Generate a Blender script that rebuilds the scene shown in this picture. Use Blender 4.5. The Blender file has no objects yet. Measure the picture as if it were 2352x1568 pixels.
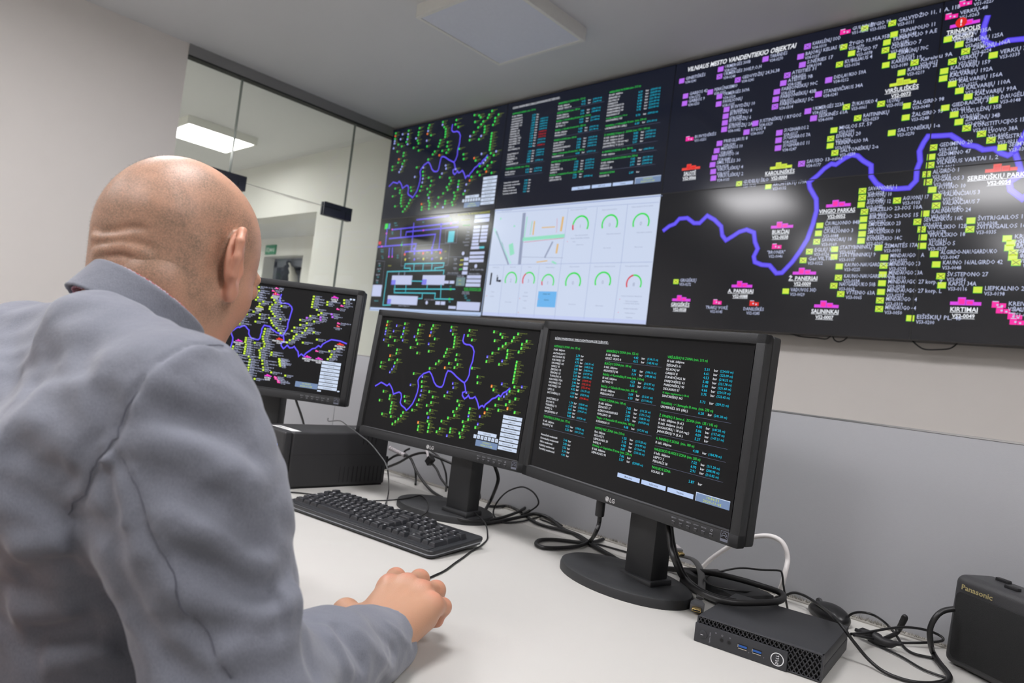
# Control room with a man at a desk of monitors in front of a video wall
import bpy, bmesh, math, random, re
import numpy as np
from mathutils import Vector, Matrix
random.seed(7)
scene = bpy.context.scene
COL = scene.collection
pi = math.pi

# ---------------------------------------------------------------- camera
cam_d = bpy.data.cameras.new('camera')
cam = bpy.data.objects.new('camera', cam_d)
COL.objects.link(cam)
scene.camera = cam
cam_d.sensor_width = 36.0
cam_d.lens = 1600.0 / 2352.0 * 36.0
cam_d.clip_start = 0.02
cam_d.clip_end = 60
CAM_POS = Vector((4.3890, -3.0717, 1.0950))
_r = Vector((0.7270, 0.0650, -0.6840)); _d = Vector((0.6760, 0.1100, 0.7280)); _u = Vector((0.1220, -0.9920, 0.0360))
CX = Vector((_r[0], _d[0], _u[0])).normalized()
CF = Vector((_r[2], _d[2], _u[2])).normalized()
CD = CF.cross(CX).normalized()
CX = CD.cross(CF).normalized()
m = Matrix.Identity(4)
for i in range(3):
    m[i][0] = CX[i]; m[i][1] = -CD[i]; m[i][2] = -CF[i]; m[i][3] = CAM_POS[i]
cam.matrix_world = m
cam_d.dof.use_dof = True
cam_d.dof.focus_distance = 1.05
cam_d.dof.aperture_fstop = 7.1

# ---------------------------------------------------------------- exposure and world
scene.view_settings.view_transform = 'Standard'
scene.view_settings.look = 'None'
scene.view_settings.gamma = 1.0
scene.view_settings.exposure = 0.0
scene.view_settings.use_curve_mapping = False
world = bpy.data.worlds.new('world'); scene.world = world
world.use_nodes = True
bg = world.node_tree.nodes['Background']
bg.inputs[0].default_value = (0.75, 0.8, 0.9, 1); bg.inputs[1].default_value = 0.05
LAMP_POWER = 26.0          # control room lamps
LAMP_POWER_2 = 11.0        # nearest lamp of the next room
LAMP_POWER_3 = 42.0        # its unseen further lamps, raised for bounce light

# ---------------------------------------------------------------- materials
def srgb(c):
    return tuple((x / 255 / 12.92 if x / 255 <= 0.04045 else ((x / 255 + 0.055) / 1.055) ** 2.4) for x in c)
MATS = {}
def mat(name, col, rough=0.5, metal=0.0, noise=0.04, nscale=60.0, bump=0.0, bscale=300.0, spec=0.5, sheen=0.0, coat=0.0, sub=0.0, lin=False, stretch=None):
    """principled material with procedural colour variation and bump; col is sRGB 0-255"""
    if name in MATS: return MATS[name]
    c = col if lin else srgb(col)
    M = bpy.data.materials.new(name); M.use_nodes = True
    nt = M.node_tree; b = nt.nodes['Principled BSDF']
    b.inputs['Roughness'].default_value = rough
    b.inputs['Metallic'].default_value = metal
    b.inputs['Specular IOR Level'].default_value = spec
    b.inputs['Sheen Weight'].default_value = sheen
    b.inputs['Coat Weight'].default_value = coat
    if sub:
        b.inputs['Subsurface Weight'].default_value = sub
        b.inputs['Subsurface Radius'].default_value = (0.012, 0.005, 0.003)
        b.inputs['Subsurface Scale'].default_value = 1.0
    tc = nt.nodes.new('ShaderNodeTexCoord')
    mp = nt.nodes.new('ShaderNodeMapping'); nt.links.new(tc.outputs['Object'], mp.inputs[0])
    if stretch: mp.inputs['Scale'].default_value = stretch
    n = nt.nodes.new('ShaderNodeTexNoise'); n.inputs['Scale'].default_value = nscale; n.inputs['Detail'].default_value = 4
    nt.links.new(mp.outputs[0], n.inputs['Vector'])
    r = nt.nodes.new('ShaderNodeMix'); r.data_type = 'RGBA'
    r.inputs[6].default_value = tuple(x * (1 - noise) for x in c) + (1,)
    r.inputs[7].default_value = tuple(min(1, x * (1 + noise)) for x in c) + (1,)
    nt.links.new(n.outputs['Fac'], r.inputs[0]); nt.links.new(r.outputs[2], b.inputs['Base Color'])
    if bump:
        n2 = nt.nodes.new('ShaderNodeTexNoise'); n2.inputs['Scale'].default_value = bscale; n2.inputs['Detail'].default_value = 3
        nt.links.new(mp.outputs[0], n2.inputs['Vector'])
        bp = nt.nodes.new('ShaderNodeBump'); bp.inputs['Strength'].default_value = bump; bp.inputs['Distance'].default_value = 0.001
        nt.links.new(n2.outputs['Fac'], bp.inputs['Height']); nt.links.new(bp.outputs[0], b.inputs['Normal'])
    MATS[name] = M
    return M
def emis(name, col, strength):
    if name in MATS: return MATS[name]
    M = mat(name, (30, 30, 32), 0.5)
    b = M.node_tree.nodes['Principled BSDF']
    b.inputs['Emission Color'].default_value = srgb(col) + (1,)
    b.inputs['Emission Strength'].default_value = strength
    return M
def screen_mat(name, rough, strength, base=(16, 17, 19), spec=0.5):
    M = mat(name, base, rough, spec=spec, noise=0.02)
    nt = M.node_tree; b = nt.nodes['Principled BSDF']
    at = nt.nodes.new('ShaderNodeAttribute'); at.attribute_name = 'Col'
    nt.links.new(at.outputs['Color'], b.inputs['Emission Color'])
    b.inputs['Emission Strength'].default_value = strength
    M.cycles.emission_sampling = 'NONE'
    return M

# ---------------------------------------------------------------- mesh builder
class MB:
    def __init__(s): s.v = []; s.f = []; s.mi = []; s.c = []; s.sm = []
    def add(s, vs, fs, mi=0, T=None, smooth=False):
        o = len(s.v)
        for p in vs:
            p = Vector(p)
            if T is not None: p = T @ p
            s.v.append(tuple(p))
        for f in fs: s.f.append([o + i for i in f]); s.mi.append(mi); s.sm.append(smooth)
        return s
    def box(s, a, b, mi=0, T=None):
        x0, y0, z0 = a; x1, y1, z1 = b
        vs = [(x0, y0, z0), (x1, y0, z0), (x1, y1, z0), (x0, y1, z0), (x0, y0, z1), (x1, y0, z1), (x1, y1, z1), (x0, y1, z1)]
        return s.add(vs, [(0, 3, 2, 1), (4, 5, 6, 7), (0, 1, 5, 4), (1, 2, 6, 5), (2, 3, 7, 6), (3, 0, 4, 7)], mi, T)
    def rbox(s, a, b, r=0.003, seg=2, mi=0, T=None):
        bm = bmesh.new(); bmesh.ops.create_cube(bm, size=1.0)
        for v in bm.verts: v.co = Vector([a[i] + (v.co[i] + 0.5) * (b[i] - a[i]) for i in range(3)])
        bmesh.ops.bevel(bm, geom=list(bm.edges) + list(bm.verts), offset=r, segments=seg, profile=0.5, affect='EDGES')
        return s.bm(bm, mi, T, True)
    def bm(s, bm, mi=0, T=None, smooth=True):
        bm.verts.index_update()
        s.add([v.co.copy() for v in bm.verts], [[v.index for v in f.verts] for f in bm.faces], mi, T, smooth)
        bm.free(); return s
    def prism(s, poly, z0, z1, mi=0, T=None, r=0.0, seg=2, smooth=False):
        bm = bmesh.new()
        vb = [bm.verts.new((p[0], p[1], z0)) for p in poly]
        f = bm.faces.new(vb); e = bmesh.ops.extrude_face_region(bm, geom=[f])
        for v in e['geom']:
            if isinstance(v, bmesh.types.BMVert): v.co.z = z1
        bmesh.ops.recalc_face_normals(bm, faces=bm.faces[:])
        if r:
            es = [ed for ed in bm.edges if abs(ed.verts[0].co.z - ed.verts[1].co.z) < 1e-9]
            bmesh.ops.bevel(bm, geom=es, offset=r, segments=seg, profile=0.5, affect='EDGES')
        return s.bm(bm, mi, T, smooth or r > 0)
    def lathe(s, prof, n=32, mi=0, T=None, sx=1.0, sy=1.0):
        vs = []; fs = []; k = len(prof)
        for i in range(n):
            a = 2 * pi * i / n
            for r_, z in prof: vs.append((r_ * math.cos(a) * sx, r_ * math.sin(a) * sy, z))
        for i in range(n):
            j = (i + 1) % n
            for q in range(k - 1): fs.append((i * k + q, j * k + q, j * k + q + 1, i * k + q + 1))
        if prof[0][0] > 1e-6: fs.append([i * k for i in range(n)][::-1])
        if prof[-1][0] > 1e-6: fs.append([i * k + k - 1 for i in range(n)])
        return s.add(vs, fs, mi, T, True)
    def tube(s, pts, r, n=8, mi=0, smooth=True, flat=1.0, sub=4, T=None, caps=True):
        P = [Vector(p) for p in pts]
        if sub > 1 and len(P) > 2:
            Q = []
            for i in range(len(P) - 1):
                p0 = P[max(i - 1, 0)]; p1 = P[i]; p2 = P[i + 1]; p3 = P[min(i + 2, len(P) - 1)]
                for t in range(sub):
                    t_ = t / sub
                    Q.append(0.5 * ((2 * p1) + (-p0 + p2) * t_ + (2 * p0 - 5 * p1 + 4 * p2 - p3) * t_ ** 2 + (-p0 + 3 * p1 - 3 * p2 + p3) * t_ ** 3))
            Q.append(P[-1]); P = Q
        rr = r if isinstance(r, (list, tuple)) else None
        vs = []; fs = []; nrm = None
        for i, p in enumerate(P):
            t = (P[min(i + 1, len(P) - 1)] - P[max(i - 1, 0)])
            if t.length < 1e-9: t = Vector((0, 0, 1))
            t.normalize()
            if nrm is None:
                nrm = t.cross(Vector((0, 0, 1)))
                if nrm.length < 0.1: nrm = t.cross(Vector((1, 0, 0)))
            nrm = (nrm - t * nrm.dot(t)).normalized(); bn = t.cross(nrm)
            ri = r if rr is None else rr[min(len(rr) - 1, int(round(i * (len(rr) - 1) / (len(P) - 1))))]
            for k in range(n):
                a = 2 * pi * k / n
                vs.append(p + nrm * (math.cos(a) * ri) + bn * (math.sin(a) * ri * flat))
        for i in range(len(P) - 1):
            for k in range(n):
                k2 = (k + 1) % n
                fs.append((i * n + k, i * n + k2, (i + 1) * n + k2, (i + 1) * n + k))
        if caps:
            fs.append(list(range(n))[::-1]); fs.append([(len(P) - 1) * n + k for k in range(n)])
        return s.add(vs, fs, mi, T, smooth)
    def build(s, name, mats, parent=None, loc=None, colors=None):
        me = bpy.data.meshes.new(name)
        o = bpy.data.objects.new(name, me); COL.objects.link(o)
        off = Vector((0, 0, 0))
        if parent is not None:
            o.parent = parent; q = parent
            while q is not None: off = off + q.location; q = q.parent
        elif loc is not None:
            off = Vector(loc); o.location = off
        vv = [(x - off.x, y - off.y, z - off.z) for x, y, z in s.v]
        me.from_pydata(vv, [], s.f)
        if not isinstance(mats, (list, tuple)): mats = [mats]
        for mm in mats: me.materials.append(mm)
        me.polygons.foreach_set('material_index', s.mi)
        if any(s.sm):
            me.polygons.foreach_set('use_smooth', s.sm)
            me.set_sharp_from_angle(angle=math.radians(38))
        if colors is not None:
            ca = me.color_attributes.new('Col', 'FLOAT_COLOR', 'CORNER')
            arr = np.repeat(np.array([list(c) + [1.0] for c in colors], dtype=np.float32), [len(f) for f in s.f], axis=0)
            ca.data.foreach_set('color', arr.ravel())
        me.validate(); me.update()
        return o
def thing(name, label, cat, loc=(0, 0, 0), group=None):
    o = bpy.data.objects.new(name, None); o.empty_display_size = 0.05
    o.location = loc; COL.objects.link(o)
    o['label'] = label; o['category'] = cat
    if group: o['group'] = group
    return o
def tag(o, label, cat, group=None):
    o['label'] = label; o['category'] = cat
    if group: o['group'] = group
    return o
def struct(o, label=None):
    o['kind'] = 'structure'
    if label: o['label'] = label
    return o
def frame_T(loc, x, y, z):
    M = Matrix.Identity(4)
    for i in range(3): M[i][0] = x[i]; M[i][1] = y[i]; M[i][2] = z[i]; M[i][3] = loc[i]
    return M
def rotz(loc, a):
    return Matrix.Translation(Vector(loc)) @ Matrix.Rotation(a, 4, 'Z')

# ---------------------------------------------------------------- glyphs (outline text as faces)
CH = "ABCDEFGHIJKLMNOPQRSTUVWXYZabcdefghijklmnopqrstuvwxyz0123456789.,:;()/-_>#!?\"%'+=ĄČĘĖĮŠŲŪŽąčęėįšųūž|"
GL = {}
def make_glyphs(key, offset, res):
    objs = {}
    def txt(t):
        cu = bpy.data.curves.new('g', 'FONT'); cu.body = t; cu.resolution_u = res; cu.offset = offset
        o = bpy.data.objects.new('g', cu); COL.objects.link(o); return o
    for c in CH: objs[c] = (txt(c), txt('|' + c + '|'))
    base = txt('||')
    bpy.context.view_layer.update()
    dg = bpy.context.evaluated_depsgraph_get()
    def get(o):
        e = o.evaluated_get(dg); me = bpy.data.meshes.new_from_object(e)
        v = [tuple(p.co[:2]) for p in me.vertices]; f = [list(p.vertices) for p in me.polygons]
        bpy.data.meshes.remove(me); return v, f
    bw = get(base)[0]; bw = max(p[0] for p in bw) - min(p[0] for p in bw)
    g = {}
    hv = get(objs['H'][0])[0]; H = max(p[1] for p in hv)
    for c, (a, b) in objs.items():
        v, f = get(a); w = get(b)[0]
        adv = max(p[0] for p in w) - min(p[0] for p in w) - bw
        g[c] = ([(x / H, y / H) for x, y in v], f, adv / H)
    g[' '] = ([], [], 0.42)
    for a, b in list(objs.values()) + [(base, None)]:
        for o in (a, b):
            if o is not None:
                d = o.data; bpy.data.objects.remove(o); bpy.data.curves.remove(d)
    GL[key] = g
make_glyphs('n', 0.0, 2)
make_glyphs('b', 0.02, 2)
make_glyphs('l', 0.006, 1)
def text_geo(s, h, key='n', slant=0.0, sx=1.0):
    """faces of a text with cap height h, baseline at y=0, starting at x=0"""
    vs = []; fs = []; x = 0.0; g = GL[key]
    for ch in s:
        v, f, adv = g.get(ch, g[' '])
        o = len(vs)
        for a, b in v: vs.append(((x + a + slant * b) * h * sx, b * h))
        for q in f: fs.append([o + i for i in q])
        x += adv
    return vs, fs, x * h * sx
def put_text(mb, s, T, h, key='n', align='l', mi=0, slant=0.0, width=None):
    vs, fs, w = text_geo(s, h, key, slant)
    k = 1.0 if width is None else width / w
    dx = {'l': 0, 'c': -w * k / 2, 'r': -w * k}[align]
    mb.add([(x * k + dx, y, 0) for x, y in vs], fs, mi, T)
    return w * k
# ================================================================ room
M_wall = mat('wall_paint', (236, 231, 226), 0.75, noise=0.015, nscale=8, bump=0.15, bscale=500, spec=0.2)
M_ceil = mat('ceiling_paint', (226, 227, 228), 0.85, noise=0.01, nscale=5, spec=0.15)
M_wallb = mat('corridor_paint', (228, 228, 224), 0.75, noise=0.01, nscale=6, spec=0.2)
M_floor = mat('grey_vinyl', (146, 144, 140), 0.45, noise=0.08, nscale=25)
M_steel = mat('brushed_dark_steel', (92, 94, 100), 0.35, 0.6, noise=0.05, stretch=(1, 1, 60))
M_black = mat('black_gasket', (14, 14, 15), 0.6)
CZ = 2.785
def slab(name, a, b, M, **k):
    return struct(MB().box(a, b).build(name, M))
slab('floor', (-6.5, -6.2, -0.1), (7.2, 1.6, 0.0), M_floor)
slab('ceiling', (-6.5, -6.2, CZ), (7.2, 0.95, CZ + 0.1), M_ceil)
slab('wall_front', (-0.02, 0.14, 0.0), (7.2, 0.3, CZ), M_wall)
slab('wall_right', (7.0, -6.2, 0.0), (7.15, 0.14, CZ), M_wall)
slab('wall_back', (-6.5, -6.2, 0.0), (7.2, -6.05, CZ), M_wall)
slab('wall_left', (-0.12, -6.05, 0.0), (-0.0, -1.528, CZ), M_wall)
# the room behind the glass
w = MB()
w.box((-1.146, 0.12, 0.0), (-0.02, 0.3, CZ)); w.box((-6.5, 0.12, 2.246), (-1.146, 0.3, CZ)); w.box((-6.5, 0.12, 0), (-4.9, 0.3, 2.246))
struct(w.build('wall_corridor_side', M_wallb))
w = MB()
w.box((-6.4, 0.86, 0), (-3.49, 1.0, CZ)); w.box((-2.60, 0.86, 0), (-0.9, 1.0, CZ)); w.box((-3.49, 0.86, 2.035), (-2.60, 1.0, CZ))
struct(w.build('wall_corridor_end', M_wallb))
struct(MB().box((-6.4, 0.3, 2.246), (-1.0, 0.86, 2.32)).build('ceiling_corridor', M_ceil))
slab('wall_corridor_right', (-1.146, 0.3, 0), (-1.0, 0.86, 2.246), M_wallb)
slab('wall_far', (-6.6, -6.2, 0), (-6.45, 1.6, CZ), M_wallb)
slab('wall_entrance', (-4.2, 1.55, 0), (-1.8, 1.62, CZ), mat('dim_paint', (150, 152, 156), 0.8))

# glass partition
G = bpy.data.materials.new('partition_glass'); G.use_nodes = True
nt = G.node_tree
for n in list(nt.nodes): nt.nodes.remove(n)
out = nt.nodes.new('ShaderNodeOutputMaterial'); mx = nt.nodes.new('ShaderNodeMixShader')
tr = nt.nodes.new('ShaderNodeBsdfTransparent'); tr.inputs[0].default_value = (0.955, 0.975, 0.965, 1)
gl = nt.nodes.new('ShaderNodeBsdfGlossy'); gl.inputs['Roughness'].default_value = 0.02
fr = nt.nodes.new('ShaderNodeFresnel'); fr.inputs[0].default_value = 1.35
nt.links.new(fr.outputs[0], mx.inputs[0]); nt.links.new(tr.outputs[0], mx.inputs[1]); nt.links.new(gl.outputs[0], mx.inputs[2])
nt.links.new(mx.outputs[0], out.inputs[0])
M_gedge = mat('glass_edge', (128, 138, 134), 0.2, noise=0.02)
GT = CZ - 0.062
def pane(name, y0, y1, z0, z1, label):
    mb = MB().box((-0.026, y0, z0), (-0.014, y1, z1))
    o = struct(mb.build(name, G), label)
    e = MB()
    for yy in (y0, y1): e.box((-0.0265, yy - 0.0012, z0), (-0.0135, yy + 0.0012, z1))
    e.box((-0.0265, y0, z0 - 0.001), (-0.0135, y1, z0 + 0.001))
    e.build('glass_edge', M_gedge, o)
    return o
pane('window_1', -1.526, -1.180, 0.0, GT, 'tall glass pane beside the solid left wall')
pane('window_2', -1.172, -0.322, 2.062, GT, 'glass transom above the glass door')
d = pane('door_1', -1.172, -0.322, 0.01, 2.054, 'frameless glass door in the partition')
pane('window_3', -0.314, 0.12, 0.0, GT, 'glass pane beside the video wall')
r = MB().box((-0.05, -1.528, GT - 0.008), (0.01, 0.14, CZ)).box((-0.052, -1.528, GT - 0.014), (0.012, 0.14, GT - 0.006), 1)
struct(r.build('trim_1', [mat('header_rail', (150, 150, 150), 0.4, 0.3), M_black]), 'dark header rail above the glass partition')
def clamp(y0, y1, z0, z1, label):
    t = thing('glass_clamp', label, 'clamp', (-0.02, (y0 + y1) / 2, z0))
    zm = 2.058
    a = MB().rbox((-0.012, y0, z0), (0.004, y1, z1), 0.0015)
    a.build('front_plate', mat('clamp_steel', (70, 72, 84), 0.4, 0.5), t)
    MB().rbox((-0.044, y0, z0), (-0.028, y1, z1), 0.0015).build('rear_plate', MATS['clamp_steel'], t)
    MB().box((0.0041, y0, zm - 0.0025), (0.0046, (y0 + y1) / 2 + 0.02, zm + 0.0025)).box((0.0041, (y0 + y1) / 2 + 0.06, z0), (0.0046, (y0 + y1) / 2 + 0.064, zm)).build('plate_joint', M_black, t)
    return t
clamp(-0.492, -0.262, 2.0, 2.094, 'dark steel hinge clamp on the glass seam nearest the video wall')
clamp(-1.30, -1.07, 2.005, 2.10, 'dark steel clamp on the left glass seam, partly behind the man\'s head')

# end door, exit sign and hanging coat seen through the glass
dr = MB()
dr.box((-3.49, 1.0, 0), (-3.42, 1.12, 2.0)); dr.box((-2.67, 1.0, 0), (-2.60, 1.12, 2.0)); dr.box((-3.49, 1.0, 1.93), (-2.60, 1.12, 2.035))
dr.box((-3.40, 1.05, 0), (-3.3, 1.1, 1.92)); dr.box((-2.8, 1.05, 0), (-2.69, 1.1, 1.92)); dr.box((-3.40, 1.05, 1.78), (-2.69, 1.1, 1.9)); dr.box((-3.12, 1.06, 0), (-3.05, 1.1, 1.9))
o = struct(dr.build('door_2', mat('grey_aluminium', (120, 124, 134), 0.4, 0.4)), 'grey framed door at the end of the corridor')
MB().box((-3.3, 1.07, 0.9), (-2.8, 1.08, 1.8)).build('door_glass', mat('dark_pane', (84, 88, 96), 0.2), o)
t = thing('hanging_coat', 'black and white coat hanging in the doorway under the green sign', 'coat', (-3.0, 0.98, 1.2))
cs = MB(); n = 10
cs.tube([(-3.12, 0.98, 1.99), (-3.1, 0.98, 1.9), (-3.09, 0.98, 1.75), (-3.08, 0.98, 1.5), (-3.08, 0.98, 1.2)], [0.03, 0.06, 0.09, 0.1, 0.1], 14, flat=0.6)
cs.build('black_sleeve', mat('black_cloth', (30, 31, 36), 0.9, bump=0.5), t)
cs = MB(); cs.tube([(-3.06, 0.96, 1.97), (-2.97, 0.96, 1.88), (-2.91, 0.96, 1.75), (-2.9, 0.96, 1.5), (-2.9, 0.96, 1.2)], [0.015, 0.04, 0.06, 0.07, 0.07], 14, flat=0.6)
cs.build('white_sleeve', mat('white_cloth', (214, 212, 204), 0.9, bump=0.5), t)
MB().tube([(-3.12, 1.0, 1.99), (-3.12, 0.97, 2.01), (-3.10, 0.95, 1.99)], 0.008).build('coat_hook', M_steel, t)
t = thing('exit_sign', 'small green exit sign on the white wall above the far door', 'sign', (-3.33, 0.86, 2.05))
MB().rbox((-3.455, 0.845, 2.055), (-3.215, 0.86, 2.168), 0.002).build('panel', mat('sign_green', (38, 138, 98), 0.4), t)
g_ = MB(); put_text(g_, 'IŠĖJIMAS', frame_T((-3.335, 0.8435, 2.088), (1, 0, 0), (0, 0, 1), (0, -1, 0)), 0.04, 'b', 'c', width=0.21)
g_.build('lettering', mat('sign_white', (225, 240, 232), 0.5), t)

# ---------------------------------------------------------------- ceiling lamps
M_lframe = mat('lamp_frame_white', (236, 236, 230), 0.4)
M_loff = mat('lamp_diffuser_off', (226, 230, 240), 0.5, spec=0.3)
M_lon = emis('lamp_diffuser_lit', (254, 252, 255), LAMP_POWER)
M_lon2 = emis('lamp_diffuser_lit_bright', (255, 252, 248), LAMP_POWER_2)
M_lon3 = emis('lamp_diffuser_far', (255, 252, 248), LAMP_POWER_3)
def lamp(x, y, on, label, s=0.59, group=None, M=None):
    t = thing('ceiling_lamp', label, 'ceiling light', (x, y, CZ - 0.065), group)
    h = s / 2; z0 = CZ - 0.065; f = MB(); k = 0.018
    for a, b in (((x - h, y - h), (x + h, y - h + k)), ((x - h, y + h - k), (x + h, y + h)), ((x - h, y - h + k), (x - h + k, y + h - k)), ((x + h - k, y - h + k), (x + h, y + h - k))):
        f.box((a[0], a[1], z0), (b[0], b[1], CZ))
    f.build('frame', M_lframe, t)
    MB().box((x - h + k, y - h + k, z0 + 0.004), (x + h - k, y + h - k, z0 + 0.01)).build('diffuser', (M or M_lon) if on else M_loff, t)
    return t
lamp(1.925, -0.80, False, 'square ceiling lamp, switched off, above the video wall')
GRP = 'lit ceiling lamps of the control room'
for x, y in ((1.8, -2.45), (3.5, -2.6), (1.8, -4.3), (3.5, -4.3), (5.3, -2.6)):  # first two read from reflections; back ones assumed, last added to light rightward faces
    lamp(x, y, True, 'unseen lit square ceiling lamp lighting the room from out of the picture', group=GRP)
lamp(-1.73, -0.66, True, 'lit square ceiling lamp seen through the glass partition', M=M_lon2)
for x, y in ((-1.73, -2.3), (-4.2, -0.9), (-4.2, -2.3), (-1.73, -3.9), (-4.2, -3.9)):  # first read from its reflection; far ones unseen, added to raise bounce light
    lamp(x, y, True, 'lit square ceiling lamp of the next room, hidden by the left wall', group='lit lamps of the next room', M=M_lon3)

# ---------------------------------------------------------------- desk and divider
DZ = 0.74
M_desk = mat('white_laminate', (198, 196, 191), 0.42, noise=0.012, nscale=14, bump=0.05, bscale=900, spec=0.35)
M_div = mat('grey_laminate', (160, 161, 164), 0.6, noise=0.02, nscale=300, bump=0.1, bscale=700, spec=0.3)
M_alu = mat('aluminium_edge', (200, 200, 200), 0.3, 0.7)
t = thing('desk', 'long white desk top holding the monitors', 'desk', (3.3, -2.2, 0))
MB().rbox((1.3, -2.68, DZ - 0.025), (5.3, -1.842, DZ), 0.0012).rbox((1.3, -1.839, DZ - 0.025), (5.3, -1.765, DZ), 0.0012).build('desk_top', M_desk, t)
for x in (1.34, 3.25, 5.2):
    MB().rbox((x, -2.5, 0.0), (x + 0.05, -2.44, DZ - 0.025), 0.003).rbox((x, -1.95, 0.0), (x + 0.05, -1.89, DZ - 0.025), 0.003).rbox((x, -2.55, 0.0), (x + 0.05, -1.85, 0.04), 0.003).build('leg', mat('grey_powder_coat', (150, 150, 152), 0.4, 0.4), t)
bs = MB(); rnd = random.Random(3)
for i in range(5200):
    x = 1.9 + 2.6 * rnd.random(); a = rnd.uniform(-0.9, 0.9); L = rnd.uniform(0.003, 0.0085) * (1 + 0.5 * math.sin(x * 23) * math.sin(x * 7.1))
    y = -1.752 - rnd.random() * 0.008; z = DZ + 0.001
    dx = math.sin(a) * L; ww = 0.0006
    bs.add([(x - ww, y, z), (x + ww, y, z), (x + dx, y - rnd.uniform(-0.003, 0.006), z + L)], [(0, 1, 2)])
bs.box((1.9, -1.766, DZ - 0.004), (4.6, -1.748, DZ + 0.002))
o = bs.build('brush_strip', mat('grey_bristle', (150, 147, 140), 0.95), t); o['kind'] = 'stuff'
t = thing('desk_divider', 'grey divider screen standing along the back of the desk', 'divider', (3.3, -1.74, 0.0))
for x0, x1 in ((1.3, 2.371), (2.374, 3.874 + 0.9), (4.777, 5.3)):
    MB().rbox((x0, -1.748, 0.45), (x1, -1.722, 1.072), 0.0012).build('panel', M_div, t)
MB().box((1.3, -1.7485, 1.072), (5.3, -1.7215, 1.0745)).build('top_edging', M_alu, t)

# ---- picture data measured on the screens (1/10000 of screen width and height)
MAPS = {}
MAPS["GM"] = """g347,380 o337,687 g337,1003 b343,1253 b344,1525 b1065,662 b916,1177 g1630,409 b1624,795 g1629,1093 b1619,1350 g1547,1636 b1692,1912 g756,1738 b319,2061 g1131,2017 g747,2525 g2682,408 g2643,842 g2649,1145 b2461,1464 g2635,1742 g2758,2067 g3591,326 g3524,624 b3531,932 o3497,1235 g3854,1471 b3518,1961 g2338,2465 g3612,2590 g2857,2868 g4799,317 b4795,610 g4971,898 g5133,1146 g5149,1423 g5164,1689 g5166,1967 g4776,2229 g4737,2534 g4668,2845 g5966,436 g5924,875 g6214,1216 g5444,2584 g5444,3006 g4394,3313 g4234,3582 g5062,3390 g5607,3388 g5456,3670 o4851,3805 g3884,4039 g6529,3515 g7443,356 g7833,494 g7976,731 g7567,1066 g8227,1203 g8084,1441 g7881,1690 g7567,2091 g8828,339 g8626,657 g8556,938 g9361,846 g9139,1120 g9138,1442 g9028,1755 g8397,1738 g8427,2031 g8421,2311 b7311,2429 g7306,2818 b8203,2619 g8060,2916 g9022,2564 g9015,2831 g9015,3096 g9016,3378 g9017,3651 g9017,3915 g9015,4169 g1424,2822 g1416,3141 o1010,3432 g984,3798 g1577,3714 g1439,4012 g459,4148 g460,4521 b1423,4330 b1323,4601 b1215,4884 g2889,4688 b3518,4835 g3529,5275 g3591,5683 b3613,6028 b3611,6427 g3565,6846 g3490,7281 b2820,5699 g4139,6008 g4426,6395 b5532,4997 b5608,5328 b5298,5784 g5156,6136 g6943,4156 g7006,4634 b6457,5549 b8413,4426 o7862,4729 g8002,4994 g9133,4515 b9533,4427 g8910,4890 g9384,4765 b8783,5118 b8652,5365 g8390,5618 g9292,5421 g9009,5704 g8838,5989 g8262,6167 o8961,6263 g8476,6512 g7837,6575 g9384,6457 g1024,6673 g1546,6937 g1543,7226 g863,7513 g1769,7521 g1751,7822 g1773,8103 g1770,8390 g1230,8663 g1884,8726 g2553,6784 g2646,7167 g3247,7809 g2668,8168 g2573,8493 g2428,8813 g2258,9080 g2085,9339 g4392,6883 g4146,7188 g4414,7541 g4266,7832 b4384,8161 g4385,8471 g4512,8707 g4516,8986 g4519,9312 o3793,8740 g3858,9064 g3854,9338 g5241,8876 g5078,9180 g5895,8700 g5897,8972 b5758,9312 g6012,6355 g6163,6669 g6057,6989 g5868,7283 g5980,7566 g5626,7878 g5259,8234 g6838,6810 g6833,7137 b6827,7399 g6851,7680 g6550,7938 g6660,8279 g6626,8595 g6478,8897 g6560,9187 o7733,6913 b7495,7259 b7456,7892 g7352,8186"""
MAPS["GR"] = ['341,6352 564,6113 732,5919 955,6008 1200,6133 1336,5927 1488,6122 1643,6399 1762,6763 1956,6616 2136,6493 2282,6582 2366,6899 2342,7362 2460,7586 2734,7769 2858,7938 3006,7701 3184,7307 3301,6779 3372,6212 3374,5710 3261,5231 3335,4933 3556,4566 3909,4315 4071,4513 4218,4832 4342,5153 4532,5408 4732,5482 4878,5450 4957,5218 4991,4672 5023,4273 5083,4016 5271,4029 5477,4183 5649,4372 5855,4542 6055,4693 6227,4800 6355,4534 6436,4088 6408,3614 6439,3321 6493,2926 6485,2446 6482,2157 6341,1792 6141,1628 5927,1642 5772,1567 5670,1356 5681,1008 5688,790', '6227,4800 6333,5159 6398,5477 6231,5610 6249,5843 6410,6089 6542,5916 6603,5742 6724,5967 6880,5931 7012,5778 7146,6007 7248,6261 7363,6621 7442,6445 7535,6375 7635,6470 7687,6246 7857,6002 8019,5706 8201,5572 8336,5339 8476,5416 8570,5121 8743,4946 8911,4636']
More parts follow.
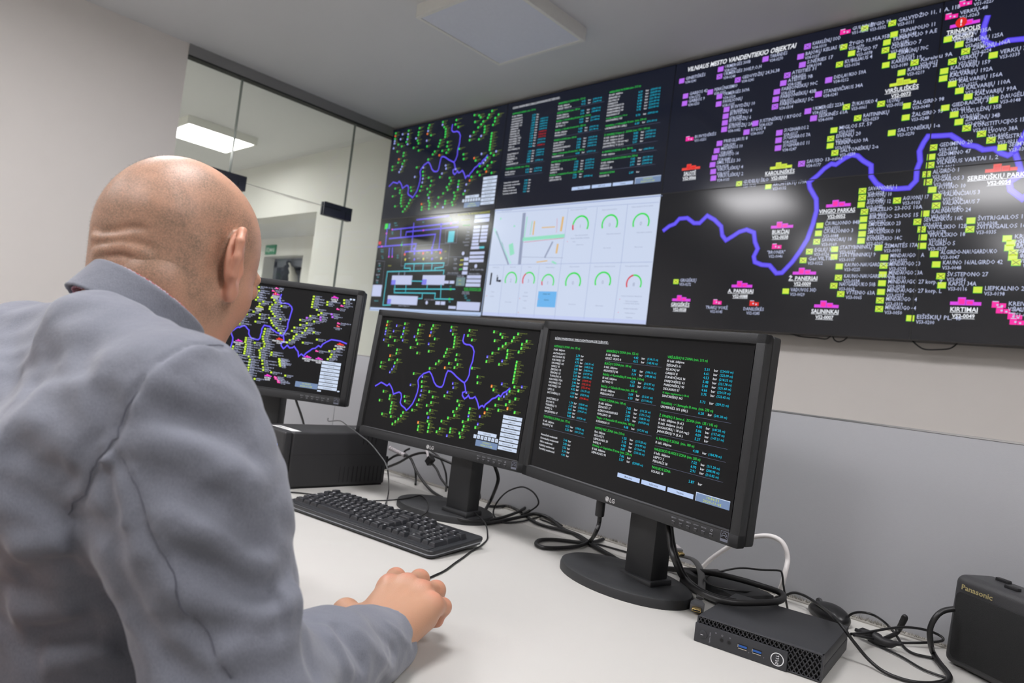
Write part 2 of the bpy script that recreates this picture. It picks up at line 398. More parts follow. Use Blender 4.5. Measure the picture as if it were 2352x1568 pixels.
MAPS["YM"] = """p178,701|GINEITIŠKĖS
p1059,573|UKMERGĖS 300B
P1051,841|UKMERGĖS 300E,P,O,H
P1462,1111|GEDVYDŽIŲ 24,36,38
p1997,560|TARANDĖS
P2796,440|KARKLĖNŲ SOD
p2685,739|BAJORŲ KELIAS 15
p2736,1039|S.NĖRIES 17
p312,1327|GABIJOS 42
p309,1607|GABIJOS 9
p882,1362|PERKŪNKIEMIO
p1099,1593|UKMERGĖS 369A
p1102,1872|PAVILIONIŲ
p1291,2130|BUIVYDŽIŲ 10
p1287,2371|BUIVYDŽIŲ 8
p1287,2613|BUIVYDŽIŲ 6
p1288,2854|BUIVYDŽIŲ 2A
P2468,1301|ATEITIES 31
p2407,1549|ATEITIES 9B
p2299,1814|FABIJONIŠKIŲ 90C
p2292,2074|FABIJONIŠKIŲ 43B
P2294,2328|FABIJONIŠKIŲ 5C
p3252,1738|DIDLAUKIO 59A
p3096,2156|STANEVIČIAUS 34A
p2935,2672|UKMERGĖS 223A
p3053,2942|ŠEŠKINĖS 61A
p1933,2810|JUSTINIŠKIŲ / RYGOS
p1772,3076|RYGOS 4
p1220,3346|PRIEGLIAUS 8
p1177,3603|MEDEINOS 10
p1148,3848|NARVYDO 14
p1119,4101|SMILTELĖS 30
p1150,4357|VIRŠULIŠKIŲ 4
p1171,4603|VIRŠULIŠKIŲ 2
p2436,3266|SUGIHAROS 2
p2438,3525|SUGIHAROS 7A
p2444,3793|SUGIHAROS 11
P2924,4425|SAUSIO 13-osios
e526,2996|BUIVYDIŠKĖS
e3456,214|GULBINAI
e5129,479|VERKIŲ-48
e5310,178|VERKIAI
E2627,7142|"BRONER"
E1560,9056|TRAKŲ VOKĖ
R2312,9064|DANILIŠKĖS
e6216,9066|ŠALTINIAI
e6399,9359|ROKANTIŠKĖS
r625,4092|SALOTĖ
k2528,4410|KAROLINIŠKĖS
k4489,2215|VIRŠULIŠKĖS
m3643,5839|VINGIO PARKAS
m2672,6438|BUKČIAI
m3176,7991|Ž. PANERIAI
m2017,8434|A. PANERIAI
m748,8965|GRIGIŠKĖS
m3621,9040|SALININKAI
m5709,8854|KIRTIMAI
r6003,5149|SEREIKIŠKIŲ PARKAS
m5316,754|TRINAPOLIS
Y3785,261|ŽYGIO 90
Y4231,299|GALVYDŽIO 11, 11A, 11B
y4278,672|TRINAPOLIO 11
y4177,880|TRINAPOLIO 9 A,E
Y4167,1121|ČIOBIŠKIO 7
y4282,1346|ŽIRMŪNŲ 70C
y4197,1600|KAREIVIŲ 19
Y4647,1691|Kareivių 9A
y4461,1931|KAREIVIŲ 2B
Y3456,731|ŽYGIO 93,95A,95B
y3605,1000|ŽYGIO 97
Y3414,1285|KUBILIAUS 4
Y3614,2735|ŽUKAUSKO 4
Y4188,2813|ULONŲ
y4595,2998|ŽALGIRIO 98
y4598,3354|ŽALGIRIO 93
Y3826,3155|RAITININKŲ
y3441,3443|MIGLOS 57, 59
Y3400,3707|EIVENIŲ 20
y3404,3939|TRINAPOLIO 9A
Y3500,4189|ŠALTONIŠKIŲ 2-a
y4405,3772|SALTONIŠKIŲ 1-a
y5108,1171|ŽIRMŪNŲ 135A
y5278,1398|ŽIRMŪNŲ 125A
Y5379,1640|ŽIRMŪNŲ 106A
y5762,1904|VERKIŲ 29
Y5206,1875|VERKIŲ 7
y5101,2120|KALVARIJŲ 159
y5098,2336|KALVARIJŲ 192A
y5236,2545|KALVARIJŲ 156A
y5347,2783|KALVARIJŲ 110A
y5478,2998|KALVARIJŲ 99A
y5827,3198|DAUGĖLIŠKIO
y5170,3230|GIEDRAIČIŲ 39
y5307,3464|TUSKULĖNŲ 35B
y5384,3704|ŽIRMŪNŲ 34B
Y5501,3913|KONSTITUCIJOS 15
Y5711,4129|LVOVO 38A
Y5845,4342|REGISTRŲ
y5998,4581|ŠEIMYNIŠKIŲ
Y5053,4371|GEDIMINO 20
y5039,4645|GEDIMINO 47
Y5037,4887|VILNIAUS VARTAI 1, 2
Y4999,5148|ALGIRDO 1
Y5030,5387|JOGAILOS 3
y5103,5624|PUTINO 10
Y5180,5839|VALANČIAUS 3
Y5182,6096|VALANČIAUS 7
y5037,6318|KALINAUSKO 24
Y4938,6547|ŠEVČENKOS 16K
Y5008,6778|VIVULSKIO 12B
y5038,7012|VIVULSKIO 18
y5039,7262|ALGIRDO 5
y5226,7512|ALGIRDO-NAUGARDUKO
y5268,7811|KAUNO 16/ALGIRDO 42
Y5347,8147|ŠV.STEPONO 27
y5374,8409|KAPSŲ 34A
y5684,6587|ŠVITRIGAILOS 1
Y5682,6829|ŠVITRIGAILOS 16
y6230,7250|GELEŽINKELIO
Y6271,7515|GELEŽINKELIO 2
Y6318,7778|PYLIMO
y5865,8530|LIEPKALNIO 2B
y4975,9379|EIŠIŠKIŲ PL. 45
Y4034,5499|SAVANORIŲ 1
Y4041,5711|AGUONŲ 10
y4037,5928|AGUONŲ 12
Y4100,6159|BIRŽELIO 23-IOS 10A
y4100,6390|BIRŽELIO 23-IOS 15
y4100,6613|SMOLENSKO 23
y4101,6843|SMOLENSKO 10
y4097,7058|KONARSKIO 14C
Y4597,5872|AGUONŲ 17
y3373,6518|ČIURLIONIO 84B
y3363,6771|ČIURLIONIO 3
Y3349,7039|SAVANORIŲ 18
Y3238,7353|EGLIŲ 35
Y3144,7634|Ger.VILTIES
y3672,7298|STATYBININKŲ 7
y3677,7539|STATYBININKŲ 9
y4386,7286|ŽEMAITĖS 17A
y4492,7583|MINDAUGO 1 A
Y4493,7833|MINDAUGO 23
y4495,8097|MINDAUGO 23A
y4497,8361|MINDAUGO 27 korp. Z
y4496,8623|MINDAUGO 27 korp. L
Y4494,8879|MINDAUGO 14
Y4495,9135|MINDAUGO 44
y3781,7845|KAUNO-NAUGARDUKO-I
Y3788,8197|KAUNO-NAUGARDUKO-II
Y3725,8451|NAUGARDUKO 50B
Y3855,8707|VYTENIO 63A
y2887,8646|VADUVOS 30D
Y591,8354|GRIGIŠKIŲ
Y1738,4900|GUDELIŲ ŠILO
y2337,5089|ARCHITEKTŲ 179A
y7548,534|OLANDŲ 17
y7545,805|NEMENČINĖS 24
y7536,1078|ŽALIŲJŲ EŽERŲ 31
y7532,1330|SAULĖTEKIO 38
y7538,1590|DVARO 45
y7855,1808|PERGALĖS 52
y8386,900|KOJELAVIČIAUS 59
y8399,1167|PARKO 66
y9334,514|RASŲ 73
y9365,795|DRUJOS 80
y8148,2078|SUBAČIAUS 87
y8000,2278|POLOCKO 4
y7541,2502|TILTO 11
y6997,3015|ŽVAIGŽDŽIŲ 18
y7816,2998|KREIVOJI 25
y7412,3266|BATORO 32
y7052,3505|ANTAKALNIO 39
y6737,3846|KALVARIJŲ 46
y7443,3742|OLANDŲ 53
y7390,4005|NEMENČINĖS 60
y6629,4205|ŽALIŲJŲ EŽERŲ 67
y7254,4268|SAULĖTEKIO 74
y7902,4064|DVARO 81
y6932,4499|PERGALĖS 88
y6802,4714|KOJELAVIČIAUS 5
y6789,4940|PARKO 12
y6596,5143|RASŲ 19
y6465,5396|DRUJOS 26
y7375,5205|SUBAČIAUS 33
y8163,4727|POLOCKO 40
y6179,7123|KREIVOJI 61
y6213,7375|BATORO 68
y6271,7639|ANTAKALNIO 75
y6706,8646|OLANDŲ 89
y9256,5418|NEMENČINĖS 6
y8985,5683|ŽALIŲJŲ EŽERŲ 13
y9143,5978|SAULĖTEKIO 20
y9106,6235|DVARO 27
y8975,6478|PERGALĖS 34
p7357,2729|KOJELAVIČIAUS 41
p8147,2515|PARKO 48
p8174,2759|RASŲ 55
p8754,2054|DRUJOS 62
p8827,2316|SUBAČIAUS 69
e9271,1085|POLOCKO 76
e9066,1456|TILTO 83
e9246,2852|ŽVAIGŽDŽIŲ 90
e6156,8915|KREIVOJI 7
e6368,9216|BATORO 14
e8274,5830|ANTAKALNIO 21
R9245,3139|KALVARIJŲ 28
m8771,322|OLANDŲ 35
m7801,6503|NEMENČINĖS 42
m8473,6531|ŽALIŲJŲ EŽERŲ 49
r9548,4852|SAULĖTEKIO 56"""
MAPS["YR"] = ['140,6440 280,6264 408,6191 502,6006 684,5998 853,6204 980,6215 1129,5960 1298,6122 1460,6377 1505,6700 1597,6880 1722,6753 1853,6605 1996,6537 2153,6650 2195,6976 2263,7209 2203,7475 2237,7667 2376,7761 2530,7786 2675,8049 2780,8034 2949,7681 3073,7317 3176,6956 3249,6450 3286,6015 3259,5646 3124,5259 3093,5069 3239,4867 3348,4663 3459,4536 3540,4573 3685,4397 3795,4317 3891,4366 3993,4545 4130,4715 4149,5060 4240,5284 4375,5478 4570,5513 4760,5514 4853,5312 4849,4974 4885,4742 4858,4430 4904,4202 4961,4012 5142,4042 5286,4058 5387,4201 5503,4386 5659,4474 5754,4592 5902,4592 5995,4739 6085,4821 6167,4744 6202,4564 6250,4375 6343,3982 6319,3521 6365,2951 6395,2478 6424,2098 6350,1834 6157,1597 5930,1553 5718,1647 5765,1611 5656,1501 5602,1314 5604,984 5638,702', '6167,4744 6224,5033 6282,5391 6135,5565 6161,5791 6318,6052 6419,5871 6506,5665 6671,5905 6830,5841 6923,5689 7063,5953 7196,6154 7273,6599 7409,6336 7565,6503 7667,6184 7855,5908 7993,5664 8149,5591 8308,5295 8456,5400 8533,5105 8722,4830 8990,4538 9236,4546 9510,4557 9911,4741']
MAPS2 = {}
MAPS2["DS"] = """R -41,112 10052,200 3
L 3 20 10,5270 9935,5221
L 3 20 131,364 4963,501 9930,638
L 3 20 4961,475 4923,5305
L 3 20 6677,626 6657,5282
L 3 20 8330,599 8350,5320
L 3 20 1160,5293 1197,9821
L 3 20 2391,5317 2451,9801
L 3 20 3564,5341 3612,9848
L 3 20 4923,5305 4919,9878
L 3 20 6662,5342 6661,9808
L 3 20 8339,5378 8299,9799
A 5816,2060 448 .14 1
A 7483,2094 416 0 0
A 9140,2136 401 0 0
A 1767,6642 387 0 2
A 2972,6661 388 .35 3
A 4234,6817 368 .14 1
A 5779,6801 431 0 0
A 7476,6724 416 0 0
A 9137,6880 371 .45 8
T 333,6542 660 0 1
R 747,6376 854,6812 0
R 867,6647 1079,6837 0
O 0 35 771,6267
R 3721,7618 4877,8970 7
L 4 110 99,1814 1617,5168
L 5 110 288,2107 1467,5232
L 5 40 812,3172 1373,4758
L 5 230 2132,592 2234,5248
L 6 60 2362,950 2326,3066 4885,2855
L 6 200 2239,2994 4930,2859
L 8 20 2343,3266 4901,3045
L 5 20 2328,4588 4994,4743
L 6 330 1456,3346 1649,4364
L 9 100 2893,1400 2901,2645
L 9 60 3428,2036 4273,2047
L 9 130 4705,1201 4672,2461
L 5 100 4240,3318 3842,4705
L 9 120 4578,3528 4554,4349
L 9 60 3350,5077 4052,4967
L 6 100 4336,5039 4627,5236
O 6 60 507,957
O 6 60 1551,1738
L 2 25 2745,1385 2704,2631
L 2 15 2964,1669 2915,1664
L 8 15 4348,1290 4408,2567
T 5594,677 90 5 Visuose avarijose laukia 2020
T 7367,891 90 5 Vidaus avarijos nuotekos
T 9106,849 90 5 Vidaus avarijos iki 24 val. skubiai
T 5941,2871 80 5 Maisto skyrius pamatuota
T 7759,2888 80 5 Maisto skyrius pamatuota
T 9366,2897 80 5 Maisto skyrius pamatuota
T 5874,3112 90 5 Avarijos Vandentiekis: sutrikimas
T 5550,3399 80 5 Vilnius
T 5918,3668 80 5 atlikta iki ryto
T 7486,4019 70 5 Nėra duomenų
T 9152,4024 70 5 Nėra duomenų
T 5884,8641 70 5 Nėra duomenų
T 7440,8681 70 5 Nėra duomenų
T 1770,8647 70 5 Nėra duomenų
T 594,5487 80 5 Pradėta avarijų
T 1798,5479 80 5 Vidaus tinklai
T 2950,5498 80 5 Vanduo
T 4286,5546 80 5 Avarijos telefonas
T 5762,5508 80 5 Maisto vandentiekis
T 7479,5514 80 5 Visuose vandens ir nuotekų srautuose
T 9186,5510 80 5 Visuose gyvenamose pastotėse telefonu
T 9096,7852 80 5 Avarijos Vandentiekis: Nemenčinės
T 9126,8250 80 5 Vilnius laukia brigados
T 9138,8421 80 5 ir remonto darbų skyriaus
T 9130,8821 90 5 Avarijos Vandentiekis:
T 9118,9164 80 5 Vandens tiekimas
T 9106,9507 80 5 Pažeidimas
T 583,7744 80 5 Avarijos
T 566,8155 80 5 sutrikimai
T 2898,7746 80 5 Avarijos
T 2877,8073 80 5 Valakampiai
T 2911,8463 80 5 brigada
T 2918,9116 80 5 Avarijos
T 4244,7834 90 0 Avarijos telef
T 4287,8340 90 0 Kalvarijų
O 8 22 163,8142
O 8 22 2529,8283
O 8 22 2557,9530
O 10 22 5151,3374
O 10 22 8505,8104
O 10 22 8506,9146
O 10 22 3766,8298
T 868,244 90 5 Plano duomenys 2020"""
MAPS2["SC"] = """L 11 90 3508,372 6384,258
L 11 90 1273,1229 7243,983
L 11 90 2680,2014 2706,1579 7291,1436
L 11 90 1065,2198 5414,2029 5284,3485 5285,3818
L 11 90 -55,3046 3777,2926 3706,3946
L 11 90 3307,661 3401,3682
L 11 90 5804,923 5883,3587
L 11 90 742,1017 791,2987
L 11 90 2833,3882 2851,3710 6107,3634 6134,3882
L 11 90 1236,3180 1292,4239
L 11 90 1528,3190 1624,4246
L 11 80 2144,1283 2204,2077
L 12 70 3534,5725 3503,5471 2952,5470 2973,5000 6473,4991 6446,5396 5732,5476 5760,5722
L 12 70 3835,5008 3855,5809
L 12 70 4676,5015 4689,5765
L 12 70 5460,5022 5467,5722
L 12 70 2092,9409 1321,9468 1333,5816 6554,5720 6531,6165
L 12 70 2260,7272 2284,8083 6059,8031 6051,8594 7634,8563
L 12 70 2194,7702 7666,7579
L 12 60 3331,7247 3353,8045
L 12 60 5268,7201 5264,7610
L 12 60 6456,7093 6546,8532
L 12 60 3746,6818 4779,6842
L 12 60 4576,8619 4950,8603 4924,8072
L 5 60 2482,5856 2496,6284
L 5 60 3040,5854 3053,6279
R 1866,6239 3810,7215 13
R 4764,6213 6696,7189 13
R 1701,8390 4558,9307 13
R 1856,6719 2278,7233 11
R 4749,6633 5159,7167 11
R 1702,8782 2067,9291 11
R 8522,396 9657,718 13
R 8523,795 9657,1140 13
R 8542,1468 9046,1733 13
R 9143,1476 9651,1746 13
R 8529,1811 9047,2075 13
R 9144,1823 9645,2093 13
R 8538,2169 9055,2425 13
R 9138,2162 9651,2423 13
R 8537,2487 9046,2742 13
R 9131,2493 9651,2753 13
R 8529,2820 9045,3059 13
R 9129,2815 9649,3067 13
R 8526,3122 9075,3360 13
R 8507,3439 9162,3716 13
R 9186,3473 9534,3677 12
R 8492,3958 9618,4233 13
R 8484,4350 9603,4609 13
R 8488,4702 9612,4976 13
R 8492,6222 9580,6532 13
R 8479,6610 9585,6919 13
R 8459,6997 9591,7305 13
R 7671,6429 8371,7253 14
R 8076,4492 8429,4810 13
R 8091,4968 8450,5260 13
R 8090,5402 8455,5718 13
R 8053,5836 8472,6150 13
R 7965,8777 9755,9578 13
R 7308,9231 7903,9502 13
R 6685,6764 7072,7043 13
R 7143,6756 7524,7049 13
R 6169,8821 6560,9162 13
R 6619,8824 6984,9155 13
R -15,7272 984,8535 13
L 5 15 6252,1685 7242,1637 7285,3022 6357,2961 6252,1685
R 6541,1812 7041,2924 12
R 34,2469 293,2785 8
R 484,512 783,1103 2
R 843,533 1013,1121 15
O 13 110 7950,4089
O 13 110 9073,5350
O 13 110 5405,9004
O 16 80 2823,3994
O 16 80 4528,3949
O 16 80 6032,3937
O 17 80 2940,4546
O 17 80 4619,4530
O 17 80 6169,4522
O 11 85 3729,3947
O 11 85 5299,3943
O 11 85 3796,4559
O 11 85 5390,4542
O 11 85 3644,3433
O 11 85 5274,3401
O 18 60 1271,1211
O 18 60 734,1600
O 18 60 4282,1543
O 18 60 6635,1048
O 18 60 413,3018
O 18 60 1286,4195
O 18 60 1618,4202
O 2 70 2396,2959
O 2 70 7307,7589
O 2 70 7302,8562
L 5 10 2540,3138 6758,3042 6820,5236 2601,5212 2540,3138
L 5 10 6798,4386 8463,4457
L 5 10 6776,6123 8033,6192
L 5 10 -19,4572 931,4674 977,7216
T 8372,233 130 17 VALDYMO PULTAS ANTAVILIŲ VANDENVIETĖ
T 9036,7475 120 2 Siurblio 1D frekvencinis pulk.
T 9053,7637 120 2 Siurblio 2D frekvencinis pulk.
T 8540,7824 110 20 Slėgis linijoje
T 8556,7979 110 20 Greitis vanduo
T 8543,8173 120 12 2.81
T 8600,8403 120 12 2.42
T 8821,8609 120 12 1062.6
T 3369,9424 110 20 Siurblinė IV slėgis 2.22 m
T 5623,8670 100 20 Siurblio Nr. 2 valdymas
T 7321,5975 100 20 Darbo režimo išjungtas
T 9185,5677 110 20 Nr. 38-37 kontūro slėgis
T 9026,6066 110 20 Rezervuarų valdyma
T 7977,6311 110 20 Vandens lygis
T 8962,6417 90 5 Automatas
T 3293,3765 110 17 45 %
T 4122,3872 110 17 100%
T 4916,3850 110 17 45 %
T 5655,3828 110 17 100%
T 6454,3849 110 17 0 %
T 3294,4406 100 20 0 kW
T 4154,4463 100 20 200 kW
T 4946,4435 100 20 0 kW
T 5757,4408 100 20 52 kW
T 6562,4504 100 20 0 kW
T 1516,533 100 12 0.24 m
T 1631,790 100 12 6.31 m
T 1308,1499 100 12 4.48
T 1334,1696 100 12 1.02
T 4165,679 100 12 92.4
T 6556,521 100 12 71.2
T 6577,713 100 12 2.70
T 2444,2699 100 12 67.1
T 504,3378 110 12 2.91 m
T 534,3602 110 12 4.42 m
T 600,4093 110 12 2.11
T 672,4316 110 12 1.91
T 2134,4082 110 12 1.22
T 2165,4326 110 12 4.10
T 410,4889 120 20 Lygis
T 446,5155 120 12 2.24
T 451,5509 120 20 Slėgis PK
T 462,5774 120 12 3.40
T 411,6154 120 20 Slėgis PK
T 447,6418 120 12 5.36
T 410,6771 120 20 Slėgis
T 425,7008 120 12 4.02
T 591,9030 110 12 0.82 m3/h
T 8112,1690 110 20 Vanduo
T 8143,1990 110 20 Slėgis
T 8142,2319 110 20 Greitis
T 8141,2640 110 20 Lygis m
T 8075,2990 110 20 Rezervuaras
T 8141,3296 110 20 Siurbliai
T 7813,780 110 17 Antavilių skyrius
T 7937,1316 110 2 Kalvarijų linija
T 7383,4598 100 20 Siurblys
T 7400,4759 100 20 Nr. 1
T 7432,5064 100 20 Siurblys
T 7442,5480 100 20 Siurblys
T 7457,5623 100 20 Nr. 3
O 17 50 7848,4749
O 17 50 7983,4735
O 17 50 7827,5202
O 17 50 7969,5187
O 2 45 7838,5639
O 2 45 7973,5623
T 7255,7298 100 12 4.47
T 7350,8812 100 12 4.26
T 7950,6705 100 17 Siurbl.
T 7988,7059 100 17 Darbo
T 1495,5162 90 17 Pamatinis
L 19 230 34,9939 5474,9913 9893,9878
L 19 40 10005,39 9915,9967"""
# ================================================================ screen pictures
PAL = {k: srgb(v) for k, v in {0: (28, 32, 48), 1: (228, 233, 252), 2: (55, 222, 85), 3: (150, 166, 208), 4: (178, 232, 224), 5: (148, 158, 186), 6: (150, 225, 196), 7: (108, 182, 240), 8: (218, 45, 62), 9: (226, 186, 122), 10: (232, 120, 152), 11: (96, 84, 232), 12: (78, 196, 214), 13: (196, 204, 238), 14: (112, 138, 142), 15: (90, 130, 200), 16: (236, 72, 60), 17: (206, 208, 70), 18: (224, 72, 232), 19: (186, 206, 242), 20: (176, 182, 204), 21: (212, 236, 70), 22: (70, 205, 40), 23: (188, 108, 244), 24: (255, 44, 170), 25: (108, 92, 250), 26: (76, 56, 226), 27: (126, 140, 62), 28: (238, 116, 52), 29: (150, 216, 40), 30: (196, 204, 236), 31: (0, 205, 240), 32: (245, 248, 255), 33: (228, 40, 36), 34: (118, 140, 176), 35: (200, 214, 60), 36: (36, 52, 130), 37: (205, 218, 240), 38: (116, 122, 150), 39: (150, 232, 80), 40: (160, 170, 252), 41: (252, 200, 90)}.items()}
class Scr:
    """faces laid on a screen plane; u to the right and v down in 0..1"""
    def __init__(s, T, W, H, eps, bgcol, part=None):
        s.mb = MB(); s.col = []; s.T = T; s.W = W; s.H = H; s.eps = eps; s.dim = 1.0
        if part is None: s.poly([(0, 0), (1, 0), (1, 1), (0, 1)], bgcol, 0)
        s.part = part
    def add(s, P, F, c, layer):
        if isinstance(c, int): c = PAL[c]
        vs = [(u * s.W, -v * s.H, layer * s.eps) for u, v in P]
        F = [f[::-1] if s._area(P, f) > 0 else f for f in F]
        s.mb.add(vs, F, 0, s.T); s.col += [tuple(x * s.dim for x in c)] * len(F)
    def _area(s, P, f):
        a = 0
        for i in range(len(f)):
            p = P[f[i]]; q = P[f[(i + 1) % len(f)]]; a += p[0] * q[1] - q[0] * p[1]
        return a
    def poly(s, P, c, layer): s.add(P, [list(range(len(P)))], c, layer)
    def rect(s, u0, v0, u1, v1, c, layer=2): s.poly([(u0, v0), (u1, v0), (u1, v1), (u0, v1)], c, layer)
    def line(s, P, w, c, layer=2):
        k = s.H / s.W
        Q = [(u / k, v) for u, v in P]; L = []; R = []
        for i, p in enumerate(Q):
            a = Q[max(0, i - 1)]; b = Q[min(len(Q) - 1, i + 1)]
            d1 = np.array(p) - a; d2 = np.array(b) - p
            n1 = d1 / (np.linalg.norm(d1) + 1e-12); n2 = d2 / (np.linalg.norm(d2) + 1e-12)
            t = n1 + n2; t = t / (np.linalg.norm(t) + 1e-9)
            n = np.array([-t[1], t[0]]); ref = n1 if np.linalg.norm(d1) > 1e-9 else n2
            cs = max(0.5, abs(ref @ t)); h = w / 2 / cs
            L.append(((p[0] + n[0] * h) * k, p[1] + n[1] * h)); R.append(((p[0] - n[0] * h) * k, p[1] - n[1] * h))
        for i in range(len(Q) - 1): s.poly([L[i], L[i + 1], R[i + 1], R[i]], c, layer)
    def disc(s, u, v, r, c, layer=2, n=14):
        k = s.H / s.W
        s.poly([(u + math.cos(2 * pi * i / n) * r * k, v + math.sin(2 * pi * i / n) * r) for i in range(n)], c, layer)
    def arc(s, u, v, r, w, a0, a1, c, layer=2, n=24):
        k = s.H / s.W
        P = [(u + math.cos(a0 + (a1 - a0) * i / n) * r * k, v - math.sin(a0 + (a1 - a0) * i / n) * r) for i in range(n + 1)]
        s.line(P, w, c, layer)
    def text(s, u, v, h, c, t, key='n', layer=2, align='l', slant=0.0, sx=1.0, width=None):
        """v is the middle of the capitals, h their height as a share of the screen height"""
        vs, fs, w = text_geo(t, h * s.H, key, slant, sx)
        if not vs: return 0
        k = 1.0 if width is None else width * s.W / w
        w *= k
        du = {'l': 0, 'c': -w / s.W / 2, 'r': -w / s.W}[align]
        s.add([(u + x * k / s.W + du, v + h / 2 - y / s.H) for x, y in vs], fs, c, layer)
        return w / s.W

def dec(t): return [tuple(int(x) / 1e4 for x in p.split(',')) for p in t.split()]

def green_map(s, detail=True, dot=1.0):
    rnd = random.Random(5)
    for r in MAPS['GR']:
        P = dec(r); s.line(P, 0.0145, 26, 2); s.line(P, 0.0095, 25, 3)
    words = ['Nemunaičio 12', 'Kapsų 34', 'Žirmūnų 2a', 'Kalvarijų 15', 'Ukmergės', 'Saltoniškių', 'Antakalnio 47', 'Verkių 3', 'Rygos', 'Laisvės pr.']
    for tok in MAPS['GM'].split():
        c = tok[0]; u, v = [int(x) / 1e4 for x in tok[1:].split(',')]
        a, b = {'g': (2, 39), 'b': (26, 40), 'o': (28, 41)}[c]
        w = 0.0095; h = 0.0225
        if detail:
            s.rect(u - w / 2, v - h / 2, u + w / 2, v + h / 2, a, 3)
            s.rect(u - w * 0.36, v - 0.001, u + w * 0.36, v + h * 0.42, b, 4)
            t = rnd.choice(words)
            s.text(u + w * 0.7, v - 0.007, 0.0085, 27, t.upper(), 'l', 3, sx=0.8)
            s.text(u + w * 0.7, v + 0.006, 0.008, 27, 'KS-%03d' % rnd.randint(1, 399), 'l', 3, sx=0.8)
            if rnd.random() < 0.25: s.text(u + w * 0.7, v + 0.018, 0.008, 27, 'KS-%03d KS-%03d' % (rnd.randint(1, 399), rnd.randint(1, 399)), 'l', 3, sx=0.8)
        else:
            s.disc(u, v, 0.0118, {'g': 2, 'b': 40, 'o': 28}[c], 3, 10)
            s.text(u + w * 0.8, v - 0.004, 0.0085, PAL[27], rnd.choice(words).upper(), 'l', 3, sx=0.8)
            s.text(u + w * 0.8, v + 0.009, 0.0085, PAL[27], 'KS-%03d' % rnd.randint(1, 399), 'l', 3, sx=0.8)
    B = ['Kontroliniai taškai', 'Grafikų istorija', 'Miesto planas', 'Ryšiai vandentiekio stoties', 'Ryšiai nuotekų siurblinės', 'Esami pranešimai', 'Esami pranešimai su M2', 'Istoriniai pranešimai']
    for i, t in enumerate(B):
        v0 = 0.678 + i * 0.0345
        s.rect(0.881, v0, 0.985, v0 + 0.0275, 37, 3); s.text(0.933, v0 + 0.014, 0.0105, 0, t, 'l', 4, 'c', sx=0.72)
    s.rect(0.755, 0.84, 0.863, 0.867, 37, 3); s.text(0.809, 0.853, 0.0105, 0, 'Didėlinių grafikai', 'l', 4, 'c', sx=0.75)
    for i in range(7):
        u0 = 0.734 + i * 0.0209
        s.rect(u0, 0.873, u0 + 0.0165, 0.902, 37, 3); s.text(u0 + 0.008, 0.888, 0.012, 0, str(i + 1), 'l', 4, 'c')
    s.rect(0.752, 0.910, 0.877, 0.958, 34, 3)
    s.text(0.815, 0.923, 0.013, 35, '10:56:51', 'l', 4, 'c', width=0.05); s.text(0.815, 0.944, 0.013, 35, '2020-11-05', 'l', 4, 'c', width=0.068)

def castle(s, u, v, ca, cb, k=1.0):
    w = 0.0115 * k; h = 0.0105 * k
    for i, (du, top) in enumerate(((-1.7, 0.9), (-0.8, 2.1), (0.15, 1.45), (1.0, 0.9))):
        s.rect(u + du * w, v + h - top * h, u + (du + 0.92) * w, v + h, ca, 3)
    s.rect(u - 0.7 * w, v - h * 0.7, u + 0.0 * w, v + h * 0.7, cb, 4); s.rect(u + 0.25 * w, v - h * 0.1, u + 0.95 * w, v + h * 0.7, cb, 4)

